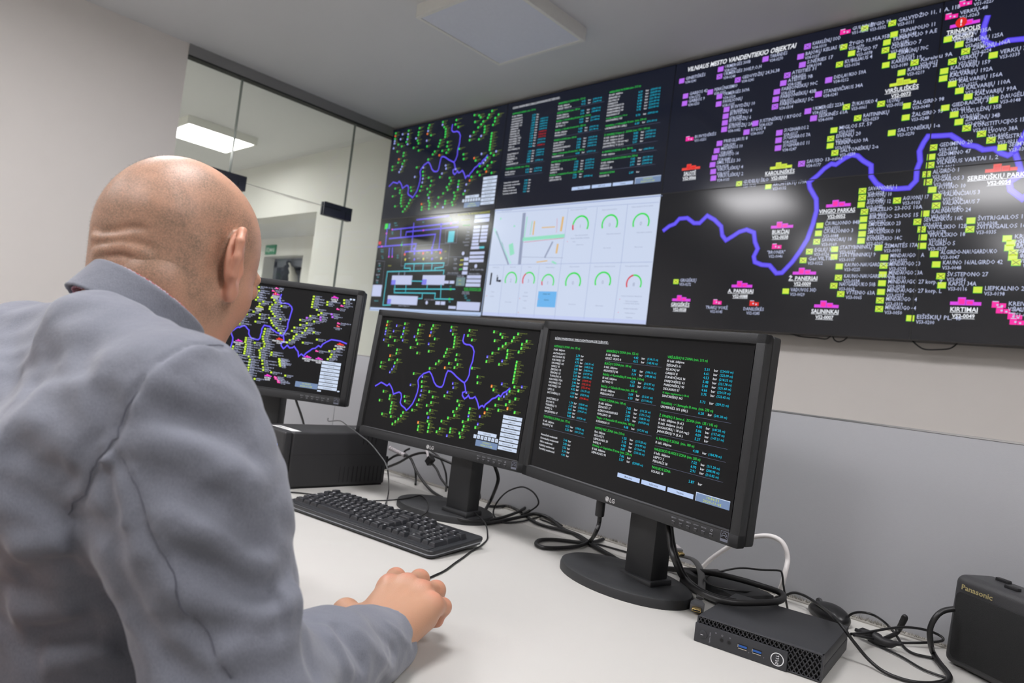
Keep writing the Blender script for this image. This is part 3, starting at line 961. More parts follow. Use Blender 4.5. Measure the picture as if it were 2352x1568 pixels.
def yellow_map(pick, river, scale=1.0, big=True):
    """pick(u, v) returns (screen, function mapping map u,v to the screen's)"""
    rnd = random.Random(11)
    for r in MAPS['YR']:
        P = dec(r); river(P)
    for l in MAPS['YM'].split('\n'):
        a, t = l.split('|'); k = a[0]; u, v = [int(x) / 1e4 for x in a[1:].split(',')]
        res = pick(u, v)
        if res is None: continue
        s = res
        code = ('VS4-%04d' if k in 'pP' else 'VS3-%04d') % rnd.randint(10, 340)
        if k in 'yYpP':
            w = 0.0122; h = 0.0185
            e, f_ = ((22, 21) if k in 'yY' else (23, 23))
            s.rect(u - w / 2, v - h / 2, u + w / 2, v + h / 2, e, 3)
            s.rect(u - w * 0.46, v - h * 0.47, u + w * 0.47, v + h * 0.42, f_, 4)
            if k in 'YP':
                c = (0.02, 0.03, 0.0) if k == 'Y' else (0.03, 0.005, 0.06)
                s.line([(u - w * 0.36, v - h * 0.33), (u + w * 0.36, v + h * 0.33)], 0.0012, c, 5)
                s.line([(u - w * 0.36, v + h * 0.33), (u + w * 0.36, v - h * 0.33)], 0.0012, c, 5)
            s.text(u + w * 0.72, v - 0.0055, 0.0115, 30, t, 'l', 4, width=.0042 * len(t))
            s.text(u + w * 0.72, v + 0.0095, 0.0102, 30, code, 'l', 4, width=.0033 * 8)
        elif k in 'eER':
            w = 0.009; h = 0.009
            ca = 33 if k == 'R' else 24
            s.rect(u - w, v - h, u + 0.0 * w, v + h, ca, 3); s.rect(u + 0.05 * w, v - h * 0.35, u + w, v + h, ca, 3)
            s.rect(u - 0.35 * w, v - h * 0.1, u - 0.05 * w, v + h * 0.4, 13, 4); s.rect(u + 0.3 * w, v + h * 0.2, u + 0.6 * w, v + h * 0.7, 13, 4)
            s.rect(u - 0.9 * w, v - h, u - 0.1 * w, v - h * 0.75, 30, 4)
            if k == 'e':
                s.text(u + w * 1.3, v - 0.003, 0.0108, 30, t, 'l', 4, sx=0.92); s.text(u + w * 1.3, v + 0.0115, 0.0098, 30, 'VS1-%04d' % rnd.randint(100, 300), 'l', 4, sx=0.88)
            else:
                s.text(u, v + 0.02, 0.0105, 30, t, 'l', 4, 'c', sx=0.88); s.text(u, v + 0.034, 0.0098, 30, 'VS2-%04d' % rnd.randint(3, 300), 'l', 4, 'c', sx=0.85)
        else:
            ca, cb = {'m': (18, 24), 'k': (21, 35), 'r': (16, 33)}[k]
            kk = 1.0
            castle(s, u, v, ca, cb, kk)
            w = s.text(u, v + 0.0225, 0.0125, 32, t, 'b', 4, 'c', width=.0047 * len(t)); s.rect(u - w / 2, v + 0.0305, u + w / 2, v + 0.0318, 32, 4)
            w = s.text(u, v + 0.0405, 0.0108, 32, 'VS2-%04d' % rnd.randint(1, 99), 'b', 4, 'c', sx=0.9); s.rect(u - w / 2, v + 0.0475, u + w / 2, v + 0.0487, 32, 4)
            if k == 'r': 
                for a0, b0 in ((-.023, -.023), (.023, -.023)): pass
            if t == 'TRINAPOLIS':
                s.disc(u - 0.004, v - 0.001, 0.0145, 33, 6, 24); s.text(u - 0.004, v - 0.001, 0.018, 32, '!', 'b', 7, 'c')

def sub(s, fu, fv, ou, ov):
    """view of screen s in map coordinates: su = (u*fu - ou), sv = (v*fv - ov)"""
    class V: pass
    o = Scr.__new__(Scr); o.mb = s.mb; o.col = s.col; o.eps = s.eps; o.part = s.part; o.dim = s.dim
    M = s.T @ Matrix.Translation(Vector((-ou * s.W, ov * s.H, 0)))
    o.T = M; o.W = s.W * fu; o.H = s.H * fv
    return o

T_A = [('g', .111, 'ANTAVILIŲ II ZONA  (min. 155 m)'), ('w', .136, 'II kėl. išėjime')]
for i, r in enumerate('ANTAVILIAI P1|2.79|;ANTAVILIAI P2|2.82|;KALVARIJŲ 159|4.75|165.31;KALVARIJŲ 163|3.89|168.53;VERKIŲ 43|2.83|168.34;ŽIRMŪNŲ 135|2.64|167.97;ŽIRMŪNŲ 125|3.33|169.30;TUSKULĖNŲ 35|4.47|154.95r;KALVARIJŲ 192A|3.46|152.63r;KALVARIJŲ 156|2.99|153.19r;KALVARIJŲ 110|4.02|151.31;UPĖS 15|5.74|153.74;SALTONIŠKIŲ 21|4.64|154.85r;SAULĖTEKIO 27|1.34|160.41;ŽOLYNO 36|2.72|158.00;TURNIŠKIŲ 13|2.61|154.61;KORIŲ G.|#.##|;NAUJAKIEMIO 47|0.82|137.81'.split(';')):
    n_, v_, p_ = r.split('|'); T_A.append(('r', .163 + i * .0237 + (.019 if i > 12 else 0) + (.004 if i > 10 else 0), n_, v_, p_))
T_A += [('l', .607), ('g', .630, 'TUPATIŠKIŲ II ZONA  (min. 175 m)'), ('r', .661, 'II kėl. išėjime', '6.33', '178.29'), ('r', .685, 'FILARETŲ 42', '3.22', '181.21'), ('l', .71)]
for i, (n_, v_) in enumerate((('Nemenčinės vandenvietė', '3.46'), ('Kreivalaužių vandenvietė', '2.05'), ('Gėlos vandenvietė', '2.52'), ('Kabiškių vandenvietė', '2.24'), ('Turniškių vandenvietė', '4.01'))): T_A.append(('r', .76 + i * .0257, n_, v_, ''))
def rows(v0, dv, t):
    return [('r', v0 + i * dv) + tuple(x.split('|')) for i, x in enumerate(t.split(';'))]
T_B = [('g', .108, 'SEREIKIŠKIŲ II ZONA (min. 125 m)')] + rows(.133, .024, 'II kėl. išėjime|4.42|134.15;GELEŽ. VILKO 8|4.12|145.90') + [('l', .174), ('g', .192, 'BUKČIŲ II ZONA (min. 180 m)')] + rows(.216, .024, 'II kėl. išėjime|7.81|184.13;ARCHITEKTŲ 85|3.14|183.88') + [('g', .265, 'Bukčių --> Karoliniškių III zona (min. 210 m)')] + rows(.289, .024, 'III kėl. išėjime|4.23|213.97;SIETYNO 13|5.60|211.48') + [('g', .345, 'Bukčių --> Salotės III zona (min. 205 m)')] + rows(.370, .024, 'III kėl. išėjime|5.09|212.41;PRIEGLIAUS 8|4.30|211.96') + [('l', .412), ('g', .435, 'VINGIO II ZONA (min. 160 m)')] + rows(.460, .024, 'II kėl. išėjime|7.02|171.25;ŽEMAITĖS 17|2.46|170.13;ALGIRDO-NAUGARDUKO|2.80|168.01;VIVULSKIO 18|2.92|169.20') + [('g', .557, 'Vingio --> Konarskio III zona (min. 180 m)')] + rows(.581, .024, 'KONARSKIO 14|4.68|172.91') + [('l', .600), ('g', .627, 'KIRTIMŲ REZ. ZONA (min. 210 m)')] + rows(.652, .0235, 'Rez. išėjime|1.02|215.20;GEOLOGŲ 5|3.10|218.97;LIEPKALNIO 20|4.98|215.64;KAPSŲ 4|3.81|213.65') + [('g', .743, 'Kirtimų --> Liepkalnio III zona (min. 230 m)')] + rows(.766, .023, 'II kėl. išėjime|7.86|;LIEPKALNIO 93|3.37|239.80')
T_C = [('g', .107, 'VIRŠULIŠKIŲ III ZONA (min. 215 m)'), ('w', .131, 'III kėl. išėjime')] + rows(.157, .0240, 'ŠEŠKINĖS 61|5.31|224.03;GELVONŲ 64|6.61|222.09;GABIJOS 8|4.53|218.33;STANEVIČIAUS 34|5.48|221.78;FABIJONIŠKIŲ 43|5.40|221.60;FABIJONIŠKIŲ 90|4.66|224.59;DIDLAUKIO 57|3.75|222.45') + [('s', .325, 'III slėgio reguliatorius (-18 m)')] + rows(.345, .024, 'SANTARIŠKIŲ 343|5.73|209.25') + [('g', .387, 'Viršuliškių --> Ukmergės III zona  (min. 230 m)')] + rows(.411, .024, 'UKMERGĖS 301 (išėj.)|6.20|241.30') + [('l', .436), ('g', .465, 'Ž. PANERIŲ II žemo sl.  ZONA (min. 135 / 145 m)')] + rows(.489, .024, 'II kėl. išėjime (ž.sl.)|4.00|147.02;II kėl. išėjime (a.sl.)|5.06|157.60;SAVANORIŲ 118 (už.reg.)|4.09|147.21;JANKIŠKIŲ 9 (ž.sl.)|5.27|') + [('l', .58), ('g', .605, 'A. PANERIŲ II ZONA  (min. 180 m)')] + rows(.630, .024, 'II kėl. išėjime|4.08|184.78') + [('l', .652), ('g', .672, 'NAUJOSIOS VILNIOS II ZONA (min. 200 m)')] + rows(.696, .024, 'II kėl. išėjime|7.02|211.20;LIEPTO 2|6.90|208.98;PERGALĖS 28|2.91|210.05') + [('l', .762), ('g', .782, 'PAVILNIO II ZONA')] + rows(.806, .024, 'KOLASO 18|2.87|')
def table(s, key='n'):
    s.text(.039, .052, .0135, 32, 'SLĖGIAI VANDENTIEKIO TINKLO KONTROLINIUOSE TAŠKUOSE :', key, 3, width=.32)
    s.rect(.039, .0615, .359, .063, 32, 3)
    for (n0, vr, b0, p0, l1), R in (((.0415, .2085, .2145, .243, .305), T_A), ((.353, .5225, .538, .566, .637), T_B), ((.658, .8437, .8590, .883, .952), T_C)):
        for r in R:
            v = r[1]
            if r[0] == 'l': s.rect(n0, v, l1, v + .0012, 38, 3)
            elif r[0] == 'g': s.text(n0, v, .0150, 2, r[2], key, 3, width=(.0052 if sum(x.isupper() for x in r[2]) > 8 else .0047) * len(r[2]))
            elif r[0] == 's': s.text(n0, v, .0110, 2, r[2], key, 3, width=.0036 * len(r[2]))
            elif r[0] == 'w': s.text(n0, v, .0140, 32, r[2], key, 3, width=.0048 * len(r[2]))
            else:
                s.text(n0, v, .0140, 32, r[2], key, 3, width=(.0060 if r[2][:5].isupper() and r[2][2] != ' ' else .0048) * len(r[2]))
                s.text(vr, v, .0148, 31, r[3], key, 3, 'r', width=.0232)
                s.text(b0, v, .0136, 32, 'bar', key, 3, width=.0165)
                if r[4]: s.text(p0, v, .0130, 33 if r[4][-1] == 'r' else 31, '(%s m)' % r[4].rstrip('r'), key, 3, width=.0515)
    for u0, u1, t in ((.503, .612, 'Miesto planas'), (.621, .731, 'Grafikų istorija'), (.739, .848, 'Pranešimai')):
        s.rect(u0, .873, u1, .900, 19, 3); s.text((u0 + u1) / 2, .886, .0115, 0, t, 'l', 4, 'c', sx=.7)
    s.rect(.857, .853, .988, .902, 37, 3); s.rect(.859, .857, .988, .902, 34, 4)
    s.text(.923, .868, .014, 35, '10:56:51', 'l', 5, 'c', width=.052); s.text(.923, .889, .014, 35, '2020-11-05', 'l', 5, 'c', width=.072)

def spec_draw(s, txt, lw=1.0):
    for l in txt.split('\n'):
        p = l.split(' ')
        if p[0] == 'R':
            (a, b), (c, d) = dec(p[1] + ' ' + p[2]); s.rect(a, b, c, d, int(p[3]), 3)
        elif p[0] == 'L':
            s.line(dec(' '.join(p[3:])), int(p[2]) / 1e4 * 1.6, int(p[1]), 4 if int(p[1]) != 3 else 2)
        elif p[0] == 'O':
            for q in p[3:]:
                u, v = dec(q)[0]; s.disc(u, v, int(p[2]) / 1e4 * 1.7, int(p[1]), 5)
        elif p[0] == 'A':
            u, v = dec(p[1])[0]; r = int(p[2]) / 1e4 * s.W / s.H; f = float(p[3])
            a0 = math.radians(205); a1 = math.radians(-25); am = a0 + (a1 - a0) * f
            if f > 0: s.arc(u, v, r, r * .19, a0, am, 8, 3)
            s.arc(u, v, r, r * .19, am, a1, 2, 3)
            s.text(u, v + .006, .028, 5, p[4], 'n', 4, 'c')
        elif p[0] == 'T':
            u, v = dec(p[1])[0]; h = int(p[2]) / 1e4 * 1.25
            c = int(p[3]); t = ' '.join(p[4:])
            s.text(u, v, h if h < .05 else .11, c, t, 'b' if h > .05 else 'n', 5, 'c', sx=.9)

# ================================================================ video wall
PW, PH = 1.2152, 0.6858
WT = 2.765
M_wscr = screen_mat('video_panel_screen', 0.15, 0.95, (20, 21, 24))
M_bez = mat('panel_bezel', (16, 16, 18), 0.4)
M_pside = mat('panel_side_plastic', (28, 28, 30), 0.5)
wallS = {}; wallT = {}
places = {(0, 0): 'top left panel of the video wall, showing a green dotted map', (0, 1): 'bottom left panel of the video wall, showing a pump scheme in blue and cyan lines',
          (1, 0): 'top panel of the video wall showing a pressure table', (1, 1): 'bottom panel of the video wall showing white boxes with green gauges',
          (2, 0): 'top panel of the video wall with purple squares and the big map\'s title', (2, 1): 'bottom panel of the video wall where the big map\'s river begins',
          (3, 0): 'top right panel of the video wall with the red warning disc', (3, 1): 'bottom right panel of the video wall with KIRTIMAI on it'}
BGC = (0.0075, 0.0080, 0.0105)
for (c, r), lab in places.items():
    x0 = c * PW; z1 = WT - r * PH
    t = thing('video_wall_panel', lab, 'screen', (x0 + PW / 2, 0.05, z1 - PH), 'panels of the video wall')
    MB().rbox((x0 + 0.0005, 0.004, z1 - PH + 0.0005), (x0 + PW - 0.0005, 0.11, z1 - 0.0005), 0.002).build('housing', M_pside, t)
    b = MB(); k = 0.0022
    for a, bb in (((x0, z1 - k), (x0 + PW, z1)), ((x0, z1 - PH), (x0 + PW, z1 - PH + k)), ((x0, z1 - PH + k), (x0 + k, z1 - k)), ((x0 + PW - k, z1 - PH + k), (x0 + PW, z1 - k))):
        b.box((a[0], -0.0014, a[1]), (bb[0], 0.0045, bb[1]))
    b.build('bezel', M_bez, t)
    MB().rbox((x0 + 0.3, 0.11, z1 - PH + 0.15), (x0 + PW - 0.3, 0.14, z1 - 0.15), 0.003).build('wall_mount', M_pside, t)
    T = frame_T((x0, 0.0, z1), (1, 0, 0), (0, 0, 1), (0, -1, 0))
    base = BGC if (c, r) != (1, 1) else tuple(x * .92 for x in srgb((214, 226, 250)))
    if r == 0: base = (0.0055, 0.0072, 0.018)
    s = Scr(T, PW, PH, 0.00011, base); wallS[c, r] = s; wallT[c, r] = t
green_map(wallS[0, 0], False)
spec_draw(wallS[0, 1], MAPS2['SC'])
table(wallS[1, 0])
spec_draw(wallS[1, 1], MAPS2['DS'])
wallS[1, 1].rect(0, 0.965, 1, 1, (0.55, 0.62, 0.9), 1)
subs = {k: sub(wallS[k], 2, 2, k[0] - 2, k[1]) for k in wallS if k[0] >= 2}
def pick(u, v):
    c = 2 if u < .5 else 3; r = 0 if v < .5 else 1
    if u < 0 or u > .985 or v < 0.004 or v > 1: return None
    return subs[c, r]
def river(P):
    # cut the river at the seams between panels
    Q = [P[0]]
    for a, b in zip(P, P[1:]):
        ts = []
        for ax in (0, 1):
            if (a[ax] - .5) * (b[ax] - .5) < 0: ts.append((.5 - a[ax]) / (b[ax] - a[ax]))
        for t_ in sorted(ts): Q.append((a[0] + (b[0] - a[0]) * t_, a[1] + (b[1] - a[1]) * t_))
        Q.append(b)
    runs = []; cur = [Q[0]]; key = None
    for a, b in zip(Q, Q[1:]):
        mu, mv = (a[0] + b[0]) / 2, (a[1] + b[1]) / 2; k = (2 if mu < .5 else 3, 0 if mv < .5 else 1)
        if key is not None and k != key: runs.append((key, cur)); cur = [a]
        key = k; cur.append(b)
    runs.append((key, cur))
    for k, R in runs:
        subs[k].line(R, 0.0155, 26, 2); subs[k].line(R, 0.0105, 25, 3)
yellow_map(pick, river)
subs[2, 0].text(.0283, .031, .0165, 32, 'VILNIAUS MESTO VANDENTIEKIO OBJEKTAI', 'b', 4, slant=.22, width=.229)
for k, s in wallS.items():
    s.mb.build('screen', M_wscr, wallT[k], colors=s.col)
rnd = random.Random(2)
for lab, P in (('thin black cable sagging lowest under the right end of the video wall', ((3.64, .05, 1.397), (3.665, .05, 1.375), (3.692, .05, 1.363), (3.74, .05, 1.366), (3.778, .05, 1.374), (3.8, .05, 1.397))),
               ('thin black cable peeping out longest and flattest under the video wall', ((3.15, .05, 1.397), (3.2, .05, 1.385), (3.27, .05, 1.383), (3.31, .05, 1.381), (3.33, .05, 1.397))),
               ('short black cable loop under the video wall beside the flat one', ((3.335, .05, 1.397), (3.345, .05, 1.379), (3.362, .05, 1.372), (3.382, .05, 1.379), (3.4, .05, 1.397)))):
    tag(MB().tube(P, 0.0028, 8).build('hanging_cable', mat('cable_black', (20, 20, 21), 0.45, bump=0.1), loc=P[0]), lab, 'cable', 'cables under the video wall')
tag(MB().rbox((0.062, 0.10, 0.4), (0.088, 0.14, 1.5), 0.003).build('cable_conduit', mat('conduit_grey', (176, 178, 178), 0.5), loc=(0.075, 0.12, 0.4)), 'narrow grey cable conduit running down the wall under the video wall\'s left corner', 'conduit')

# ================================================================ desk monitors
MW, MH = 0.509, 0.313
IS, IT, IB = 0.01645, 0.0163, 0.0209
M_mon = mat('monitor_black_plastic', (40, 41, 43), 0.5, bump=0.35, bscale=1500, noise=0.03)
M_rim = mat('monitor_inner_rim', (12, 12, 13), 0.35)
M_led = mat('bezel_print_grey', (150, 152, 158), 0.5)
M_logo = mat('bezel_logo_grey', (205, 205, 205), 0.4)
M_mscr = screen_mat('monitor_screen', 0.35, 1.0, (14, 14, 15), spec=.22)
M_button = mat('monitor_button', (46, 47, 49), 0.35)
M_lip = mat('monitor_lower_lip', (60, 61, 63), 0.3)
def monitor(pos, yaw, tilt, roll, label, draw, ctr, neck):
    pos = Vector(pos)
    u = Vector((math.cos(yaw), math.sin(yaw), 0)); n = Vector((math.sin(yaw), -math.cos(yaw), 0))
    v = Vector((0, 0, 1)) * math.cos(tilt) - n * math.sin(tilt); nn = u.cross(v)
    u2 = u * math.cos(roll) - v * math.sin(roll); v2 = u * math.sin(roll) + v * math.cos(roll); u, v = u2, v2
    T = frame_T(pos, u, v, nn)          # local x right, y up, z towards the viewer; 0 = bezel front
    t = thing('monitor', label, 'monitor', (ctr[0], ctr[1], DZ), 'black desk monitors')
    W2, H2 = MW / 2, MH / 2
    # frame: four bars with rounded outer edge
    f = MB()
    def bar(x0, y0, x1, y1): f.rbox((x0, y0, -0.018), (x1, y1, 0.0), 0.0022, 2, 0, T)
    bar(-W2, H2 - IT, W2, H2); bar(-W2, -H2, W2, -H2 + IB); bar(-W2, -H2, -W2 + IS, H2); bar(W2 - IS, -H2, W2, H2)
    f.build('frame', M_mon, t)
    b = MB()
    b.rbox((-W2 + 0.002, -H2 + 0.002, -0.0225), (W2 - 0.002, H2 - 0.002, -0.0165), 0.001, 1, 1, T)
    b.rbox((-W2 + 0.0005, -H2 + 0.001, -0.042), (W2 - 0.0005, H2 - 0.001, -0.0215), 0.004, 2, 0, T)
    b.rbox((-W2 + 0.06, -H2 + 0.04, -0.064), (W2 - 0.06, H2 - 0.05, -0.04), 0.012, 3, 0, T)
    b.build('rear_housing', [M_mon, M_rim], t)
    r = MB(); x0, x1, y0, y1 = -W2 + IS, W2 - IS, -H2 + IB, H2 - IT; d = 0.0042; k = 0.0022
    r.add([(x0, y1, 0), (x1, y1, 0), (x1 - k, y1 - k, -d), (x0 + k, y1 - k, -d)], [(3, 2, 1, 0)], 0, T)
    r.add([(x0, y1, 0), (x0, y0, 0), (x0 + k, y0 + k, -d), (x0 + k, y1 - k, -d)], [(0, 1, 2, 3)], 0, T)
    r.add([(x1, y1, 0), (x1, y0, 0), (x1 - k, y0 + k, -d), (x1 - k, y1 - k, -d)], [(3, 2, 1, 0)], 0, T)
    r.build('inner_rim', M_rim, t)
    MB().add([(x0, y0, 0), (x1, y0, 0), (x1 - k, y0 + k, -d), (x0 + k, y0 + k, -d)], [(0, 1, 2, 3)], 0, T).box((x0, y0 - .0004, -.0001), (x1, y0 + .0008, .0003), 0, T).build('lower_lip', M_lip, t)
    Ts = T @ Matrix.Translation(Vector((x0 + 0.0022, y1 - 0.0022, -d + 0.0002)))
    s = Scr(Ts, x1 - x0 - 0.0044, y1 - y0 - 0.0044, 0.00004, (0.0045, 0.0046, 0.0052))
    draw(s)
    s.mb.build('screen', M_mscr, t, colors=s.col)
    # print, logo and buttons on the lower bezel
    yb = -H2 + IB
    lg = MB(); c0 = (-.0105, yb - 0.0125)
    lg.add([(c0[0] + math.cos(2 * pi * i / 24) * .0046, c0[1] + math.sin(2 * pi * i / 24) * .0046, .0003) for i in range(24)], [list(range(24))], 0, T)
    lg.add([(c0[0] + a, c0[1] + b_, .0005) for a, b_ in ((.0001, .0026), (.0008, .0026), (.0008, -.0004), (.0001, -.0004))], [(0, 3, 2, 1)], 1, T)
    lg.add([(c0[0] - .0016 + math.cos(2 * pi * i / 10) * .0006, c0[1] + .0016 + math.sin(2 * pi * i / 10) * .0006, .0005) for i in range(10)], [list(range(10))], 1, T)
    for i in range(14):
        a = math.radians(100 + i * 250 / 13); a2 = math.radians(100 + (i + 1) * 250 / 13)
        lg.add([(c0[0] + math.cos(q) * rr, c0[1] + math.sin(q) * rr, .0005) for q, rr in ((a, .0040), (a, .0034), (a2, .0034), (a2, .0040))], [(0, 1, 2, 3)], 1, T)
    put_text(lg, 'LG', T @ Matrix.Translation(Vector((-.0045, yb - .0162, .0003))), .0072, 'b')
    lg.build('logo', [M_logo, M_rim], t)
    caps = ['MENU/>', 'READER+', 'SBZ/+', 'AUTO/=', 'INPUT/OK', '']
    px0 = -W2 + IS + .787 * (MW - 2 * IS); px1 = -W2 + IS + .937 * (MW - 2 * IS)
    pm = MB()
    for i in range(6):
        x = px0 + (px1 - px0) * i / 5
        bt = MB().rbox((x - .0032, yb - .0162, -.001), (x + .0032, yb - .0108, .0009), .0007, 2, 0, T)
        bt.box((x - .0026, yb - .0116, .0008), (x + .0026, yb - .0110, .00105), 1, T)
        bt.build('button', [M_button, M_led], t)
        if caps[i]: put_text(pm, caps[i], T @ Matrix.Translation(Vector((x, yb - .0072, .0003))), .0021, 'l', 'c', width=.0095)
        else:
            for j in range(16):
                a = 2 * pi * j / 16; a2 = 2 * pi * (j + 1) / 16
                pm.add([(x + math.cos(q) * rr, yb - .0062 + math.sin(q) * rr, .0003) for q, rr in ((a, .0019), (a, .0011), (a2, .0011), (a2, .0019))], [(0, 1, 2, 3)], 0, T)
    pm.build('bezel_print', M_led, t)
    st = MB(); sx_ = -W2 + IS + .987 * (MW - 2 * IS); sy = yb - .008
    st.box((sx_ - .0075, sy - .0085, 0), (sx_ + .0055, sy + .0065, .0003), 0, T)
    st.box((sx_ - .0068, sy - .0045, .0003), (sx_ + .0048, sy + .0058, .0004), 1, T)
    st.tube([(sx_ - .0055, sy - .001, .0006), (sx_ - .003, sy + .0035, .0006), (sx_ + .001, sy + .0035, .0006), (sx_ + .0035, sy - .0005, .0006)], .0006, 6, 0, T=T)
    st.tube([(sx_ - .0055, sy - .0022, .0006), (sx_ - .001, sy + .0006, .0006), (sx_ + .0035, sy - .0028, .0006)], .0005, 6, 0, T=T)
    st.build('energy_sticker', [mat('sticker_grey', (112, 116, 130), 0.5), M_rim], t)
    # stand
    cx, cy, a, bb, ya = ctr
    Tb = rotz((cx, cy, DZ), ya)
    prof = [(1.0, 0.0), (1.0, 0.010), (.985, 0.0145), (.95, 0.0165), (.7, 0.0175), (.45, .019), (.30, .023), (.0, .026)]
    ms = MB(); nseg = 56; vs = []; fs = []
    for i in range(nseg):
        an = 2 * pi * i / nseg
        for r_, z in prof: vs.append((math.cos(an) * a * r_, math.sin(an) * bb * r_, z))
    K = len(prof)
    for i in range(nseg):
        j = (i + 1) % nseg
        for q in range(K - 1): fs.append((i * K + q, j * K + q, j * K + q + 1, i * K + q + 1))
    fs.append([i * K for i in range(nseg)][::-1])
    ms.add(vs, fs, 0, Tb, True)
    ms.build('base', M_mon, t)
    nx, ny, na, nw, nd = neck
    Tn = rotz((nx, ny, DZ), na)
    z_top = pos.z - DZ + 0.03
    nk = MB().rbox((-nw, -nd, 0.02), (nw, nd, z_top), 0.004, 2, 0, Tn)
    nk.rbox((-nw - .006, -nd - .006, 0.014), (nw + .006, nd + .006, 0.027), 0.004, 2, 0, Tn)
    nk.build('neck', M_mon, t)
    hb = Vector((nx, ny, pos.z)) ; hb2 = pos - nn * 0.06
    MB().tube([hb, (hb + hb2) / 2, hb2], 0.022, 14, sub=1).build('hinge', M_rim, t)
    return t, T
def draw_left(s):
    def riv(P): s.line(P, 0.0150, 26, 2); s.line(P, 0.0100, 25, 3)
    yellow_map(lambda u, v: s if 0 < u < .97 else None, riv)
    s.text(.0283, .031, .0165, 32, 'VILNIAUS MESTO VANDENTIEKIO OBJEKTAI', 'b', 4, slant=.22, width=.229)
    for i in range(8):
        v0 = .671 + i * .0350
        s.rect(.868, v0, .978, v0 + .0285, 37, 3); s.text(.923, v0 + .0145, .0105, 0, ['Kontroliniai taškai', 'Grafikų istorija', 'Skyrių schema', 'Ryšiai vandentiekio stoties', 'Ryšiai nuotekų siurblinės', 'Esami pranešimai', 'Esami pranešimai su M2', 'Istoriniai pranešimai'][i], 'l', 4, 'c', sx=.72)
    s.rect(.736, .902, .866, .955, 34, 3)
    s.text(.80, .917, .014, 35, '10:56:51', 'l', 4, 'c', width=.055); s.text(.80, .94, .014, 35, '2020-11-05', 'l', 4, 'c', width=.072)
    s.rect(.965, .026, .978, .042, 37, 4); s.rect(.983, .026, .996, .042, 37, 4)
    s.rect(.868, .958, .89, .972, 37, 3); s.rect(.982, .938, .995, .951, 37, 3)
mR, TR_ = monitor((3.7116, -2.0466, 1.0352), -.1716, .0245, .0162, 'right black monitor showing a table of pressures', lambda s: table(s), (3.7155, -1.995, .137, .088, -.17), (3.757, -1.992, -.17, .031, .022))
mM, TM_ = monitor((3.1969, -2.0131, 1.0397), .1257, .0779, .0081, 'middle black monitor with the green dotted map', lambda s: green_map(s, True), (3.19, -1.955, .128, .088, .1257), (3.262, -1.968, .12, .031, .022))
mL, TL_ = monitor((2.6256, -2.1669, 1.0959), .6619, .0782, .0126, 'left black monitor partly hidden behind the man\'s head', draw_left, (2.58, -2.09, .128, .088, .66), (2.60, -2.10, .66, .034, .022))

